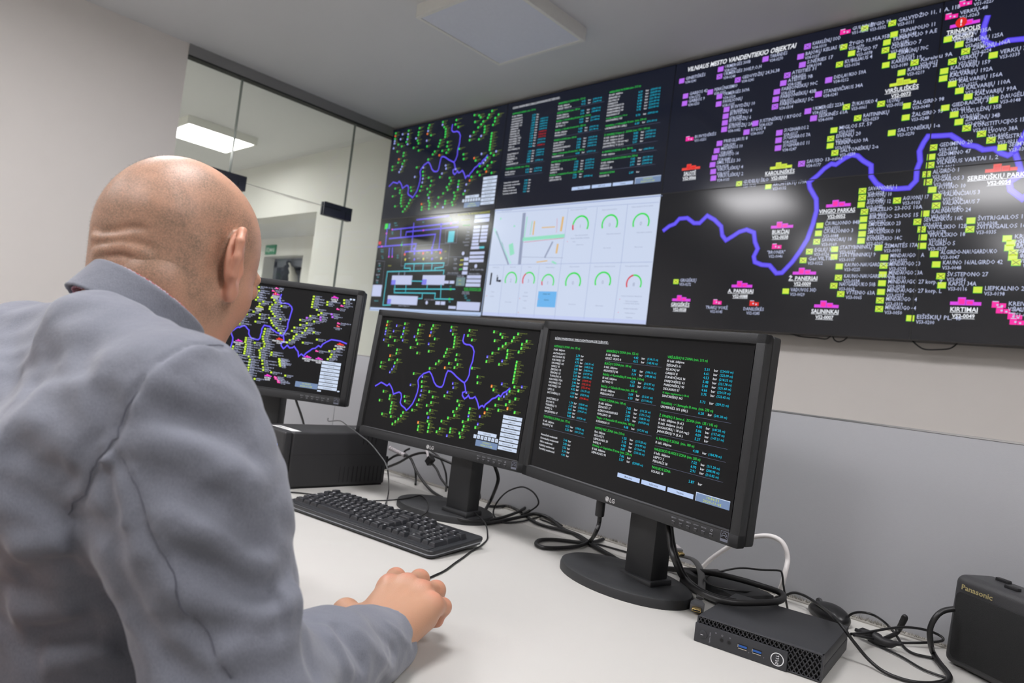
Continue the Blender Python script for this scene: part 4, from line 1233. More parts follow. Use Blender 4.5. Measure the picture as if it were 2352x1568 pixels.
# ================================================================ cables
M_cab = mat('cable_black', (20, 20, 21), 0.45, bump=0.1)
M_cabg = mat('cable_grey', (66, 66, 68), 0.45)
M_cabw = mat('cable_white', (232, 228, 226), 0.45)
CABLES = """black|3.5|power cable hanging behind the left monitor onto the battery backup unit|2574,-2020,947 2555,-2000,920 2527,-1970,892 2488,-1930,855 2455,-1900,824
grey|1.6|thin grey cable draped over the battery backup unit down to the keyboard|2468,-1830,862 2521,-1860,859 2684,-1930,882 2832,-2000,886 3031,-2100,892 3085,-2110,883 3139,-2120,866 3164,-2120,851 3177,-2120,830 3019,-1988,752 3095,-2053,743 3135,-2097,743 3151,-2114,743
black|1.7|thin black cable looping behind the keyboard onto the middle monitor's base|2887,-2241,742 2910,-2221,742 2945,-2173,742 3000,-2138,742 3034,-2113,742 3059,-2070,744 3110,-2047,756 3116,-2001,760 3111,-1964,762 3154,-1980,760 3203,-2016,758 3237,-2054,754 3247,-2092,748 3248,-2110,744
black|4|thick black cable coming down beside the middle monitor's stand|3323,-1950,880 3314,-1930,865 3305,-1910,846 3297,-1900,827 3226,-1840,770 3266,-1901,752 3290,-1932,745 3317,-1948,745 3315,-1892,745 3310,-1813,748 3307,-1763,750 3345,-1756,748 3416,-1796,745 3476,-1810,745 3536,-1843,745 3619,-1882,745
black|3.6|black cable wound round the neck of the middle monitor|3266,-1930,804 3206,-1859,775 3238,-1901,774 3233,-1922,770 3217,-1948,764 3233,-1983,760 3259,-1993,754 3294,-1999,752 3313,-1961,750 3302,-1880,748 3276,-1792,750 3248,-1724,754 3258,-1721,754 3272,-1745,749 3287,-1790,745
black|2|thin black cable forming a tall loop in front of the grey divider|3284,-1784,744 3333,-1800,773 3342,-1800,789 3325,-1800,806 3297,-1800,813 3274,-1800,809 3258,-1820,796 3252,-1840,776 3246,-1847,752 3271,-1869,744 3311,-1891,743 3327,-1879,743 3329,-1834,743 3312,-1752,743 3327,-1733,743 3393,-1767,743
black|3.6|black cable running along the back edge of the desk to the right monitor|3192,-1815,746 3200,-1788,745 3204,-1754,745 3241,-1760,745 3297,-1787,745 3355,-1818,745 3396,-1819,745 3427,-1810,745 3469,-1809,745 3523,-1841,745 3591,-1873,745 3632,-1887,745
black|4|thick black video cable looping in front of the right monitor's base|3674,-2030,858 3675,-2030,839 3671,-2030,823 3534,-1847,754 3533,-1877,746 3529,-1922,745 3514,-1967,745 3493,-1971,745 3474,-1951,745 3467,-1925,745 3478,-1895,745 3501,-1872,745 3521,-1846,745 3524,-1810,745 3518,-1778,745
black|2|thin black cable lying behind the right monitor's base|3328,-1770,743 3362,-1774,743 3407,-1785,743 3474,-1815,743 3514,-1836,743 3537,-1821,743 3603,-1811,743
black|5|thick glossy black cable curling from the right monitor round onto the mini computer|3809,-2030,875 3820,-2040,858 3831,-2050,840 3847,-2060,822 3833,-2003,786 3873,-2037,784 3910,-2051,784 3937,-2042,784 3960,-2001,784 3974,-1961,784 3971,-1929,784 3956,-1906,784 3925,-1902,784 3891,-1911,786 3854,-1918,785 3804,-1898,774 3743,-1846,752 3708,-1850,745
black|4|second black cable following the thick one under the right monitor|3798,-2000,870 3808,-2010,852 3821,-2020,832 3837,-2030,814 3825,-1977,780 3860,-2005,778 3899,-2021,778 3932,-2015,780
black|1.7|thin black cable bent into an angular loop over the splitter box|3948,-1842,744 3949,-1860,766 3943,-1860,788 3939,-1860,804 3933,-1860,807 3905,-1860,800 3866,-1860,792 3840,-1880,781 3827,-1900,772 3846,-1949,778 3860,-1958,776 3883,-1950,774 3904,-1921,772 3906,-1843,760 3910,-1810,746 3924,-1830,744
white|4.4|white network cable arching in front of the grey divider|3747,-1800,744 3765,-1800,757 3781,-1800,777 3805,-1800,801 3831,-1800,824 3858,-1800,839 3886,-1800,848 3906,-1800,846 3918,-1800,835 3924,-1800,816 3926,-1810,797 3923,-1810,773 3907,-1782,744
black|2|thin black cable looping out behind the mini computer|4075,-1930,763 4084,-1886,760 4101,-1834,762 4118,-1803,764 4136,-1777,762 4152,-1763,758 4162,-1764,754 4158,-1774,750 4133,-1809,746 4110,-1840,745 4090,-1881,752 4081,-1938,765
black|2|thin black cable rising and falling across the desk to the radio|4035,-1829,746 4039,-1820,759 4054,-1830,771 4076,-1840,777 4085,-1797,760 4103,-1800,748 4125,-1837,743 4144,-1855,743 4170,-1843,743
black|4|thick black mains cable curving out of the radio's side|4188,-1860,825 4177,-1870,820 4170,-1880,810 4165,-1880,792 4165,-1868,770 4163,-1835,748 4178,-1865,745 4195,-1900,745 4202,-1926,745 4200,-1957,745 4185,-1995,745
black|2.4|black cable sweeping from behind the mini computer to the picture's lower edge|3912,-1806,746 3919,-1785,748 3937,-1790,760 3961,-1800,763 4000,-1840,765 4055,-1961,790 4080,-1990,786 4094,-1985,770 4114,-1977,750 4139,-1987,744 4168,-1983,743 4188,-1959,743 4198,-1932,744
black|3.5|short black cable rising towards the divider behind the mini computer|4095,-1851,745 4102,-1822,748 4106,-1797,752 4115,-1800,775 4113,-1800,778 4106,-1790,759 4102,-1786,750
black|1.7|thin black cable running straight down to the lower right corner|4082,-1863,743 4108,-1877,743 4135,-1890,743 4168,-1914,743 4196,-1917,743
black|3.6|black cable of the bundle behind the battery backup unit, arching to the middle monitor's base|2759,-1820,767 2786,-1800,797 2825,-1800,808 2859,-1800,805 2902,-1810,779 2962,-1830,760 3009,-1837,745 3077,-1862,745
black|3.6|black cable crossing behind the middle monitor's stand|2743,-1800,753 2810,-1800,783 2863,-1800,813 2917,-1800,830 2964,-1800,828 3027,-1800,822 3053,-1800,819
black|2.6|black cable hanging behind the middle monitor's stand|2920,-1780,836 2960,-1780,823 2987,-1780,794 2998,-1780,767 3014,-1793,744
black|3|black cable dropping behind the bundle beside the battery backup unit|2838,-1790,828 2817,-1790,814 2852,-1790,800 2874,-1790,775 2883,-1790,748 2914,-1816,743"""
for l in CABLES.split('\n'):
    col, r, lab, ps = l.split('|'); r = float(r) / 1000
    P = [tuple(int(a) / 1000 for a in q.split(',')) for q in ps.split()]
    o = MB().tube(P, r, 10, sub=6).build({'white': 'network_cable'}.get(col, 'cable'), {'black': M_cab, 'grey': M_cabg, 'white': M_cabw}[col], loc=P[0])
    tag(o, lab, 'cable')

# ================================================================ keyboard
M_kb = mat('keyboard_black', (44, 45, 48), 0.42, bump=0.15, bscale=1200)
M_kt = mat('keyboard_trim', (150, 153, 160), 0.3, 0.5)
M_key = mat('key_black', (38, 39, 43), 0.38, bump=0.15, bscale=1500)
M_leg = mat('key_legend', (226, 228, 232), 0.5)
M_plug = mat('plug_black', (26, 26, 28), 0.5)
kl = Vector((3.0514, -2.2876, DZ)); kr = Vector((3.4683, -2.2379, DZ))
ka = math.atan2(kr.y - kl.y, kr.x - kl.x)
KW, KD = (kr - kl).length + 0.012, 0.152
kt = thing('keyboard', 'black wired keyboard lying in front of the middle monitor', 'keyboard', (3.25, -2.2, DZ))
TK = rotz((kl.x - .006, kl.y, DZ + .002), ka) @ Matrix.Rotation(math.radians(3.0), 4, 'X')
def rrect(x0, y0, x1, y1, r, n=5):
    P = []
    for cx, cy, a0 in ((x1 - r, y0 + r, -90), (x1 - r, y1 - r, 0), (x0 + r, y1 - r, 90), (x0 + r, y0 + r, 180)):
        for i in range(n + 1):
            a = math.radians(a0 + 90 * i / n); P.append((cx + math.cos(a) * r, cy + math.sin(a) * r))
    return P
c_ = MB()
c_.prism(rrect(.003, .003, KW - .003, KD - .003, .010), 0.0, .0045, 0, TK)
c_.prism(rrect(0, 0, KW, KD, .012), .0065, .0135, 0, TK, r=.0025, seg=3)
c_.build('case', M_kb, kt)
MB().prism(rrect(.0008, .0008, KW - .0008, KD - .0008, .0115), .0044, .0066, 0, TK).build('silver_trim', M_kt, kt)
MB().rbox((.012, .004, .0132), (KW - .012, .020, .0145), .0008, 2, 0, TK).build('palm_edge', M_kb, kt)
for x in (.03, KW - .05):
    MB().rbox((x, KD - .03, -.012), (x + .02, KD - .024, .001), .001, 1, 0, TK).build('foot', M_kb, kt)
U = (KW - .024) / 22.6
rows_ = []
def R_(y, x0, ws, texts): rows_.append((y, x0, ws, texts.split(' ')))
R_(5.55, 0, [1, -1, 1, 1, 1, 1, -.5, 1, 1, 1, 1, -.5, 1, 1, 1, 1, -.3, 1, 1, 1], 'Esc F1 F2 F3 F4 F5 F6 F7 F8 F9 F10 F11 F12 Prt Scr Brk')
R_(4.3, 0, [1] * 13 + [2, -.3, 1, 1, 1, -.3, 1, 1, 1, 1], '` Ą Č Ę Ė Į Š Ų Ū 9 0 - Ž <- Ins Hm Pg Num / # -')
R_(3.3, 0, [1.5] + [1] * 12 + [1.5, -.3, 1, 1, 1, -.3, 1, 1, 1], 'Tab Q W E R T Y U I O P ( ) | Del End Pg 7 8 9')
R_(2.3, 0, [1.75] + [1] * 11 + [2.25, -.3, -3, -.3, 1, 1, 1], 'Caps A S D F G H J K L ; : <-- 4 5 6')
R_(1.3, 0, [1.25, 1] + [1] * 10 + [2.75, -.3, -1, 1, -1, -.3, 1, 1, 1], 'Shift < Z X C V B N M , . / Shift A 1 2 3')
R_(.3, 0, [1.5, 1.25, 1.25, 5.75, 1.25, 1, 1, 1.25, 1.25 - .5, -.3, 1, 1, 1, -.3, 2, 1], 'Ctrl Win Alt _ Gr Win M Ctrl > < v > 0 Del')
keys = []
for y, x0, ws, tx in rows_:
    x = x0; i = 0
    for w_ in ws:
        if w_ > 0:
            keys.append((x, y, w_, 1.0, tx[i] if i < len(tx) else '')); i += 1
        x += abs(w_)
x_r = 22.6 - 1
keys += [(x_r - .05, 2.3, 1, 2.0, '+'), (x_r - .05, .3, 1, 2.0, 'En')]
y_u = (KD - .030) / 6.75
extra = MB(); nk = 0
keys.sort(key=lambda k: -k[2])
keys = [k for k in keys if k[4] != 'Brk']
for i, (x, y, w_, h_, t_) in enumerate(keys):
    X0 = .012 + x * U + .0006; X1 = .012 + (x + w_) * U - .0006; Y0 = .022 + y * y_u - .3 * y_u + .0006; Y1 = Y0 + h_ * y_u - .0012
    zt = .0215 + (.0022 if y > 4 else 0) - (.001 if y < 1 else 0)
    b0 = .0012; tp = .0028
    mb = extra if nk >= 99 else MB()
    bm = bmesh.new()
    vb = [bm.verts.new(p) for p in ((X0, Y0, .0132), (X1, Y0, .0132), (X1, Y1, .0132), (X0, Y1, .0132))]
    vt = [bm.verts.new(p) for p in ((X0 + tp, Y0 + tp * .8, zt), (X1 - tp, Y0 + tp * .8, zt), (X1 - tp, Y1 - tp * .6, zt), (X0 + tp, Y1 - tp * .6, zt))]
    bm.faces.new(vb[::-1]); bm.faces.new(vt)
    for q in range(4): bm.faces.new((vb[q], vb[(q + 1) % 4], vt[(q + 1) % 4], vt[q]))
    bmesh.ops.bevel(bm, geom=[e for e in bm.edges if e.verts[0].co.z + e.verts[1].co.z > .03], offset=.0007, segments=2, profile=.5, affect='EDGES')
    mb.bm(bm, 0, TK, True)
    if t_ and t_ != '_':
        hh = .0036 if len(t_) > 1 else .0050
        put_text(mb, t_, TK @ Matrix.Translation(Vector((X0 + tp + .0012, Y1 - tp * .6 - hh - .0012, zt + .00012))), hh, 'l', mi=1)
    nk += 1
    if mb is not extra: mb.build('key', [M_key, M_leg], kt)
if extra.v:
    o = extra.build('small_keys', [M_key, M_leg], kt); o['kind'] = 'stuff'
pr = MB()
for i, (dx, c2) in enumerate(((0, 1), (1, 0), (2, 0))):
    X = .012 + (18.8 + dx * 1.3) * U; Y = .022 + 5.6 * y_u
    pr.box((X, Y, .0134), (X + .004, Y + .0008, .01375), 0, TK); pr.box((X - .003, Y, .0134), (X - .0012, Y + .0012, .0138), 1 if c2 else 0, TK)
pr.build('indicator_lights', [M_leg, emis('blue_led', (60, 80, 240), 1.5)], kt)

# ================================================================ mouse under the hand
hx = Vector((-.42, .907, 0)).normalized()
MP = Vector((3.655, -2.432, DZ))
M_mouse = mat('mouse_black', (22, 22, 24), 0.35)
def mouse(pos, ang, label, cable=None, k_=1.0):
    t = thing('computer_mouse', label, 'computer mouse', tuple(pos))
    T = rotz(pos, ang) @ Matrix.Diagonal((k_, k_, k_ * .92, 1))
    bm = bmesh.new(); bmesh.ops.create_uvsphere(bm, u_segments=28, v_segments=16, radius=1.0)
    for v in bm.verts:
        x, y, z = v.co; z = max(z, -.35)
        k = 1 - .12 * y
        v.co = Vector((x * .031 * k, y * .056, .001 + (z + .35) / 1.35 * .034 * (1 - .16 * y - .10 * y * y)))
    MB().bm(bm, 0, T).build('shell', M_mouse, t)
    MB().lathe([(.0, -.003), (.008, -.003), (.009, 0), (.008, .003), (0, .003)], 18, 0, T @ Matrix.Translation(Vector((0, .034, .0245))) @ Matrix.Rotation(pi / 2, 4, 'Y')).build('wheel', M_cabg, t)
    if cable: MB().tube(cable, .0017, 8, sub=6).build('cable', M_cab, t)
    return t
mouse(MP, math.atan2(hx.y, hx.x) - pi / 2, 'black computer mouse under the man\'s right hand',
      [(3.632, -2.38, .748), (3.605, -2.347, .744), (3.578, -2.338, .742), (3.556, -2.318, .742), (3.545, -2.290, .742), (3.532, -2.255, .742), (3.505, -2.205, .742), (3.487, -2.170, .742), (3.476, -2.150, .742), (3.464, -2.128, .742), (3.452, -2.10, .742), (3.43, -2.06, .742), (3.40, -2.02, .742), (3.36, -1.99, .758), (3.30, -1.965, .765)])
mouse(Vector((4.003, -1.808, DZ)), .9, 'spare black computer mouse lying behind the mini computer', k_=.82)

# ================================================================ mini computer
M_pc = mat('pc_black_metal', (46, 47, 50), 0.5, bump=0.3, bscale=1800, noise=0.04)
M_pcf = mat('pc_front_plastic', (50, 51, 55), 0.5, bump=0.2, bscale=1500)
M_white = mat('print_white', (236, 238, 240), 0.45)
M_blue = mat('usb_blue', (30, 88, 168), 0.35)
M_silv = mat('usb_silver', (196, 192, 182), 0.25, 0.9)
p0 = Vector((3.926, -2.1243, DZ)); p1 = Vector((4.0935, -2.1040, DZ))
pa = math.atan2(p1.y - p0.y, p1.x - p0.x); L = (p1 - p0).length
TP = rotz(p0, pa)
pc = thing('mini_computer', 'flat black mini computer with a honeycomb front beside the right monitor', 'computer', tuple(p0))
PHH = .036; DP = .165
MB().rbox((0, .006, .0012), (L, DP, .019), .0012, 2, 0, TP).rbox((0, .006, .0192), (L, DP, PHH), .0014, 2, 0, TP).build('case', M_pc, pc)
fb = MB(); fb.box((0.001, .004, .0015), (L - .001, .0065, PHH - .0005), 1, TP)
# honeycomb lattice: crossing slanted bars clipped to a region
def lattice(x0, x1, z0, z1, pitch):
    w_ = .0007
    def clipseg(xa, za, xb, zb):
        t0, t1 = 0.0, 1.0; dx, dz = xb - xa, zb - za
        for p_, q in ((-dx, xa - x0), (dx, x1 - xa), (-dz, za - z0), (dz, z1 - za)):
            if abs(p_) < 1e-12:
                if q < 0: return None
            else:
                r_ = q / p_
                if p_ < 0: t0 = max(t0, r_)
                else: t1 = min(t1, r_)
        if t0 >= t1: return None
        return xa + dx * t0, za + dz * t0, xa + dx * t1, za + dz * t1
    Hh = z1 - z0; k = .62
    n_ = int((x1 - x0 + Hh * k) / pitch) + 2
    for i in range(-n_, n_ + 1):
        for sgn in (1, -1):
            xa = x0 + i * pitch; c = clipseg(xa, z0, xa + sgn * Hh * k, z1)
            if c:
                xa, za, xb, zb = c
                fb.add([(xa - w_, 0, za), (xa + w_, 0, za), (xb + w_, 0, zb), (xb - w_, 0, zb), (xa - w_, .004, za), (xa + w_, .004, za), (xb + w_, .004, zb), (xb - w_, .004, zb)], [(0, 1, 2, 3), (0, 3, 7, 4), (1, 5, 6, 2)], 0, TP)
lattice(.002, L - .002, .0262, .0352, .0060); lattice(.126, L - .002, .002, .0262, .0060)
fb.rbox((0, -.0004, .0345), (L, .007, PHH), .0004, 1, 0, TP); fb.rbox((0, -.0004, 0.0008), (.0022, .007, PHH), .0004, 1, 0, TP); fb.rbox((L - .0022, -.0004, 0.0008), (L, .007, PHH), .0004, 1, 0, TP); fb.rbox((.1, -.0004, 0.0008), (L, .007, .0026), .0004, 1, 0, TP)
fb.build('honeycomb_grille', [M_pcf, M_black], pc)
MB().rbox((-.0012, -.0032, .0), (.126, .005, .0262), .0009, 2, 0, TP).build('front_panel', M_pcf, pc)
fp = MB()
TF = TP @ frame_T((0, -.0033, 0), (1, 0, 0), (0, 0, 1), (0, -1, 0))
def disc(mb, x, z, r, mi, y=.0, n=26, T=None): mb.add([(x + math.cos(2 * pi * i / n) * r, z + math.sin(2 * pi * i / n) * r, y) for i in range(n)], [list(range(n))], mi, T or TF)
def ring(mb, x, z, r, w_, mi, y=.0, n=40):
    for i in range(n):
        a = 2 * pi * i / n; a2 = 2 * pi * (i + 1) / n
        mb.add([(x + math.cos(q) * rr, z + math.sin(q) * rr, y) for q, rr in ((a, r), (a, r - w_), (a2, r - w_), (a2, r))], [(0, 1, 2, 3)][::1], mi, TF)
b_ = MB(); b_.lathe([(.0058, -.001), (.0058, .0006), (.0052, .001), (0, .001)], 32, 0, TF @ Matrix.Translation(Vector((.0115, .0125, 0)))); b_.add([(.0085, .0120, .0012), (.0120, .0120, .0012), (.0120, .0127, .0012), (.0085, .0127, .0012)], [(0, 1, 2, 3)], 1, TF)
b_.build('power_button', [M_pcf, M_leg], pc)
lg = MB(); ring(lg, .1135, .0128, .0086, .0011, 0, .0002)
TX = TF @ Matrix.Translation(Vector((.1135, .0128, .0003))) @ Matrix.Rotation(pi / 2, 4, 'Z')
def dl(s_, x, w2, rot=0.0):
    put_text(lg, s_, TX @ Matrix.Translation(Vector((x, 0, 0))) @ Matrix.Rotation(rot, 4, 'Z') @ Matrix.Translation(Vector((0, -.0019, 0))), .0038, 'b', 'c', width=w2)
dl('D', -.0049, .0028); dl('E', -.0016, .0022, .45); dl('L', .0018, .0020); dl('L', .0046, .0020)
lg.build('logo', M_white, pc)
tx = MB()
TV = TF @ Matrix.Translation(Vector((.0225, .004, .0003))) @ Matrix.Rotation(pi / 2, 4, 'Z')
put_text(tx, 'OptiPlex 3060', TV, .0016, 'n', width=.0150)
for x in (.077, .097): put_text(tx, 'SS', TF @ Matrix.Translation(Vector((x, .0085, .0003))) @ Matrix.Rotation(pi / 2, 4, 'Z'), .0012, 'n')
ring(tx, .0295, .0205, .0010, .0003, 0, .0003); ring(tx, .0385, .0198, .0012, .0003, 0, .0003); ring(tx, .0495, .0198, .0010, .0003, 0, .0003)
tx.build('front_print', M_led, pc)
for x in (.0385, .0490):
    j = MB(); ring(j, x, .0135, .0033, .0010, 1, .0006); disc(j, x, .0135, .0023, 0, .0003); j.build('audio_jack', [M_black, M_mon], pc)
for x in (.0605, .0800):
    j = MB(); j.add([(x, .0100, .0003), (x + .0135, .0100, .0003), (x + .0135, .0170, .0003), (x, .0170, .0003)], [(0, 1, 2, 3)], 0, TF)
    j.add([(x + .0014, .0128, .0005), (x + .0128, .0128, .0005), (x + .0128, .0156, .0005), (x + .0014, .0156, .0005)], [(0, 1, 2, 3)], 1, TF)
    j.add([(x + .0010, .0103, .0005), (x + .0128, .0103, .0005), (x + .0128, .0112, .0005), (x + .0010, .0112, .0005)], [(0, 1, 2, 3)], 2, TF)
    j.add([(x + .0003, .0120, .0005), (x + .0011, .0120, .0005), (x + .0011, .0160, .0005), (x + .0003, .0160, .0005)], [(0, 1, 2, 3)], 2, TF)
    j.build('usb_port', [M_black, M_blue, M_silv], pc)

# ================================================================ splitter box and its leads
k0 = Vector((3.776, -1.905, DZ)); k1 = Vector((3.905, -1.960, DZ)); kaa = math.atan2(k1.y - k0.y, k1.x - k0.x)
TKV = rotz(k0, kaa); LK = (k1 - k0).length
kv = thing('splitter_box', 'black flat splitter box behind the right monitor\'s base, half buried in cables', 'splitter', tuple(k0))
MB().rbox((0, 0, .002), (LK, .085, .030), .0015, 2, 0, TKV).build('case', mat('splitter_black', (34, 35, 37), 0.5, bump=0.2, bscale=1500), kv)
pl_ = MB(); TKF = TKV @ frame_T((0, -.0004, 0), (1, 0, 0), (0, 0, 1), (0, -1, 0))
put_text(pl_, 'ATEN', TKF @ Matrix.Translation(Vector((.014, .012, 0))), .0075, 'n', width=.027)
put_text(pl_, 'VanCryst HDMI Splitter', TKF @ Matrix.Translation(Vector((.066, .012, 0))), .0022, 'l', width=.045)
pl_.build('lettering', M_led, kv)
for x in (.01, LK - .02): MB().rbox((x, .01, 0), (x + .012, .02, .003), .0008, 1, 0, TKV).build('foot', M_plug, kv)
MB().rbox((LK - .03, .086, .008), (LK - .006, .105, .02), .0015, 1, 0, TKV).build('plug', M_plug, kv)

M_hg = mat('connector_grey', (104, 105, 108), 0.5)
M_hw = mat('connector_pale', (190, 184, 186), 0.45)
M_gold = mat('gold_contact', (214, 186, 120), 0.25, 0.9)
hd = thing('hdmi_cable', 'flat grey cable with a gold tipped plug hanging onto the desk by the mini computer', 'cable', (3.86, -1.99, DZ))
MB().tube([(3.66, -1.84, .755), (3.69, -1.84, .768), (3.727, -1.842, .775), (3.769, -1.855, .781), (3.800, -1.885, .780), (3.827, -1.925, .776), (3.848, -1.962, .764), (3.858, -1.985, .756)], .0062, 12, flat=.45, sub=6).build('lead', mat('flat_cable_grey', (88, 88, 88), 0.5), hd)
def hdmi(t, a, d, up, M1, M2, pale):
    d = Vector(d).normalized(); s_ = d.cross(Vector(up)).normalized(); up = s_.cross(d)
    T = frame_T(a, d, s_, up)
    MB().prism([(0, -.006), (.008, -.0085), (.014, -.0112), (.030, -.0108), (.030, .0108), (.014, .0112), (.008, .0085), (0, .006)], -.0055, .0055, 0, T, r=.0018).build('plug_body', M1, t)
    if pale: MB().rbox((.026, -.009, -.0062), (.034, .009, .0062), .002, 2, 0, T).build('plug_collar', M2, t)
    g2 = MB(); g2.rbox((.030, -.007, -.0023), (.0425, .007, .0023), .0006, 1, 0, T); g2.box((.0424, -.0058, -.0012), (.0427, .0058, .0012), 1, T)
    g2.build('gold_tip', [M_gold, M_black], t)
hdmi(hd, (3.856, -1.985, .7485), (.020, -.045, -.001), (0, 0, 1), M_hg, M_hg, False)
h2 = thing('hdmi_cable', 'pale cable plug with a gold tip sticking out beside the right monitor\'s stand', 'cable', (3.74, -1.85, DZ))
hdmi(h2, (3.712, -1.842, .793), (.046, -.018, -.012), (0.1, 0, 1), M_hw, M_hg, True)
MB().tube([(3.60, -1.80, .744), (3.63, -1.81, .755), (3.67, -1.825, .778), (3.70, -1.838, .791), (3.715, -1.843, .792)], .0036, 10, sub=5).build('lead', M_cabw, h2)

# plugs belonging to leads on the desk
t = thing('video_plug', 'black cylindrical video plug under the bottom edge of the right monitor', 'plug', (3.672, -2.03, .85))
MB().lathe([(.0072, -.001), (.0082, .001), (.0082, .030), (.006, .034)], 20, 0, Matrix.Translation(Vector((3.674, -2.03, .8515)))).build('plug_body', M_plug, t)
t = thing('power_adapter_plug', 'black bulging cable joint lying behind the mini computer', 'plug', (4.09, -1.87, DZ))
MB().tube([(4.062, -1.862, .752), (4.078, -1.866, .752), (4.092, -1.869, .752), (4.108, -1.873, .75), (4.125, -1.86, .752)], [.003, .0075, .0085, .0065, .003], 12, sub=3).build('plug_body', M_plug, t)
t = thing('cable_joint', 'pale ribbed cable joint between the battery backup unit and the middle monitor', 'plug', (2.80, -1.80, .80))
cj = MB(); A = Vector((2.762, -1.80, .817)); B = Vector((2.835, -1.80, .808))
for i in range(9):
    a = A.lerp(B, i / 9); b = A.lerp(B, (i + .72) / 9); cj.tube([a, b], .0052 if i % 8 else .0066, 10, sub=1)
cj.build('ribs', M_hw, t); MB().tube([A, B], .004, 10, sub=1).build('core', M_hg, t)
t = thing('network_adapter', 'black plug on a grey lead hanging behind the middle monitor\'s logo', 'plug', (2.97, -1.82, .80))
MB().tube([(2.905, -1.80, .856), (2.918, -1.80, .842), (2.942, -1.81, .831), (2.955, -1.82, .824)], .0034, 10).build('lead', M_hw, t)
MB().rbox((-.009, -.008, -.012), (.009, .008, .012), .0015, 1, 0, Matrix.Translation(Vector((2.966, -1.82, .818))) @ Matrix.Rotation(.7, 4, 'Y')).build('plug_body', M_plug, t)
MB().tube([(2.975, -1.82, .812), (3.0, -1.822, .80), (3.03, -1.83, .782), (3.07, -1.84, .768)], .003, 10).build('tail', M_cab, t)

# ================================================================ battery backup unit
M_ups = mat('ups_black', (44, 44, 46), 0.5, bump=0.35, bscale=900, noise=0.03)
ux0, ux1, uy0, uy1, uh = 2.735, 2.889, -2.213, -1.905, .137
up = thing('battery_backup_unit', 'black battery backup unit with side vents standing between the left and middle monitors', 'battery backup', ((ux0 + ux1) / 2, (uy0 + uy1) / 2, DZ))
b = MB(); b.rbox((ux0, uy0 + .022, DZ + .004), (ux1, uy1, DZ + uh), .006, 3)
b.build('case', M_ups, up)
MB().rbox((ux0 - .0005, uy0, DZ + .004), (ux1 + .0005, uy0 + .0215, DZ + uh + .0003), .005, 3).build('front_cover', M_ups, up)
v = MB(); xs = ux1 + .0004
ys = [uy0 + .165 + .0128 * i for i in range(11)]
for i, y in enumerate(ys): v.box((xs - .001, y, DZ + .012), (xs, y + (.0009 if i < 3 else .0026), DZ + .052))
for i in range(4): v.box((xs - .001, uy0 + .225 + .013 * i, DZ + .108), (xs, uy0 + .2272 + .013 * i, DZ + .1315))
v.box((xs - .001, uy0 + .024, DZ + .082), (xs - .0002, uy1 - .004, DZ + .0826))
v.build('vents', M_black, up)
MB().box((ux0 + .03, uy0 - .0006, DZ + .075), (ux1 - .028, uy0 + .0004, DZ + .105)).build('display', emis('display_blue', (110, 140, 255), 1.2), up)
s1 = MB().box((ux0 + .04, uy0 + .026, DZ + uh + .0002), (ux1 - .012, uy0 + .05, DZ + uh + .0006)); put_text(s1, 'UPS 12/7', rotz((ux0 + .05, uy0 + .032, DZ + uh + .0008), 0), .009, 'b', mi=1)
s1.build('white_sticker', [mat('sticker_white', (238, 238, 236), 0.5), M_black], up)
MB().box((ux0 + .06, uy1 - .05, DZ + uh + .0002), (ux1 - .008, uy1 - .015, DZ + uh + .0006)).build('white_sticker', MATS['sticker_white'], up)
MB().box((ux0 + .005, uy0 + .005, DZ), (ux1 - .005, uy1 - .005, DZ + .0045)).build('foot_plate', M_black, up)
MB().rbox((ux1 - .05, uy1 - .001, DZ + .04), (ux1 - .008, uy1 + .012, DZ + .075), .002, 2).build('rear_socket', M_plug, up)

# ================================================================ radio
ra = math.atan2(-1.8724 + 1.8383, 4.2341 - 4.1913) * .85
TR = rotz((4.174, -1.836, DZ), ra)
rd = thing('radio', 'black table radio with gold lettering at the right end of the desk', 'radio', (4.24, -1.87, DZ))
RW, RD_, RH = .26, .075, .131
bm = bmesh.new(); bmesh.ops.create_cube(bm, size=1)
for q in bm.verts: q.co = Vector((RW * (q.co.x + .5), RD_ * (q.co.y + .5), RH * (q.co.z + .5) + .002))
for q in bm.verts:
    if q.co.z > .05: q.co.x += .005 if q.co.x < .1 else -.005; q.co.y += .004 if q.co.y < .03 else -.004
bmesh.ops.bevel(bm, geom=[e for e in bm.edges], offset=.012, segments=5, profile=.5, affect='EDGES')
M_rad = mat('radio_black', (52, 52, 54), 0.45, bump=0.3, bscale=1200)
MB().bm(bm, 0, TR).build('case', M_rad, rd)
TRF = TR @ frame_T((0, -.0012, .002), (1, 0, 0), (0, .030, 1), (0, -1, .03))
MB().prism(rrect(.014, .012, RW - .014, RH - .024, .009), -.0005, .0012, 0, TRF, r=.0006).build('speaker_grille', mat('grille_cloth', (20, 21, 22), 0.8, bump=1.0, bscale=1600), rd)
rt = MB(); put_text(rt, 'Panasonic', TRF @ Matrix.Translation(Vector((.021, RH - .0195, .0010))), .0072, 'b', width=.050)
rt.build('lettering', mat('radio_gold', (176, 164, 116), 0.4, 0.3), rd)
for x, y in ((.035, .045), (.07, .02), (.088, .05)):
    MB().rbox((x, y, RH + .001), (x + .02, y + .008, RH + .0065), .0012, 2, 0, TR).build('button', M_plug, rd)
MB().lathe([(.0052, 0), (.0052, .004), (.0044, .005), (.0052, .006), (.0044, .008), (.0050, .010), (.004, .014)], 14, 0, TR @ Matrix.Translation(Vector((.004, .03, .082))) @ Matrix.Rotation(-pi / 2, 4, 'Y')).build('cable_grommet', M_plug, rd)

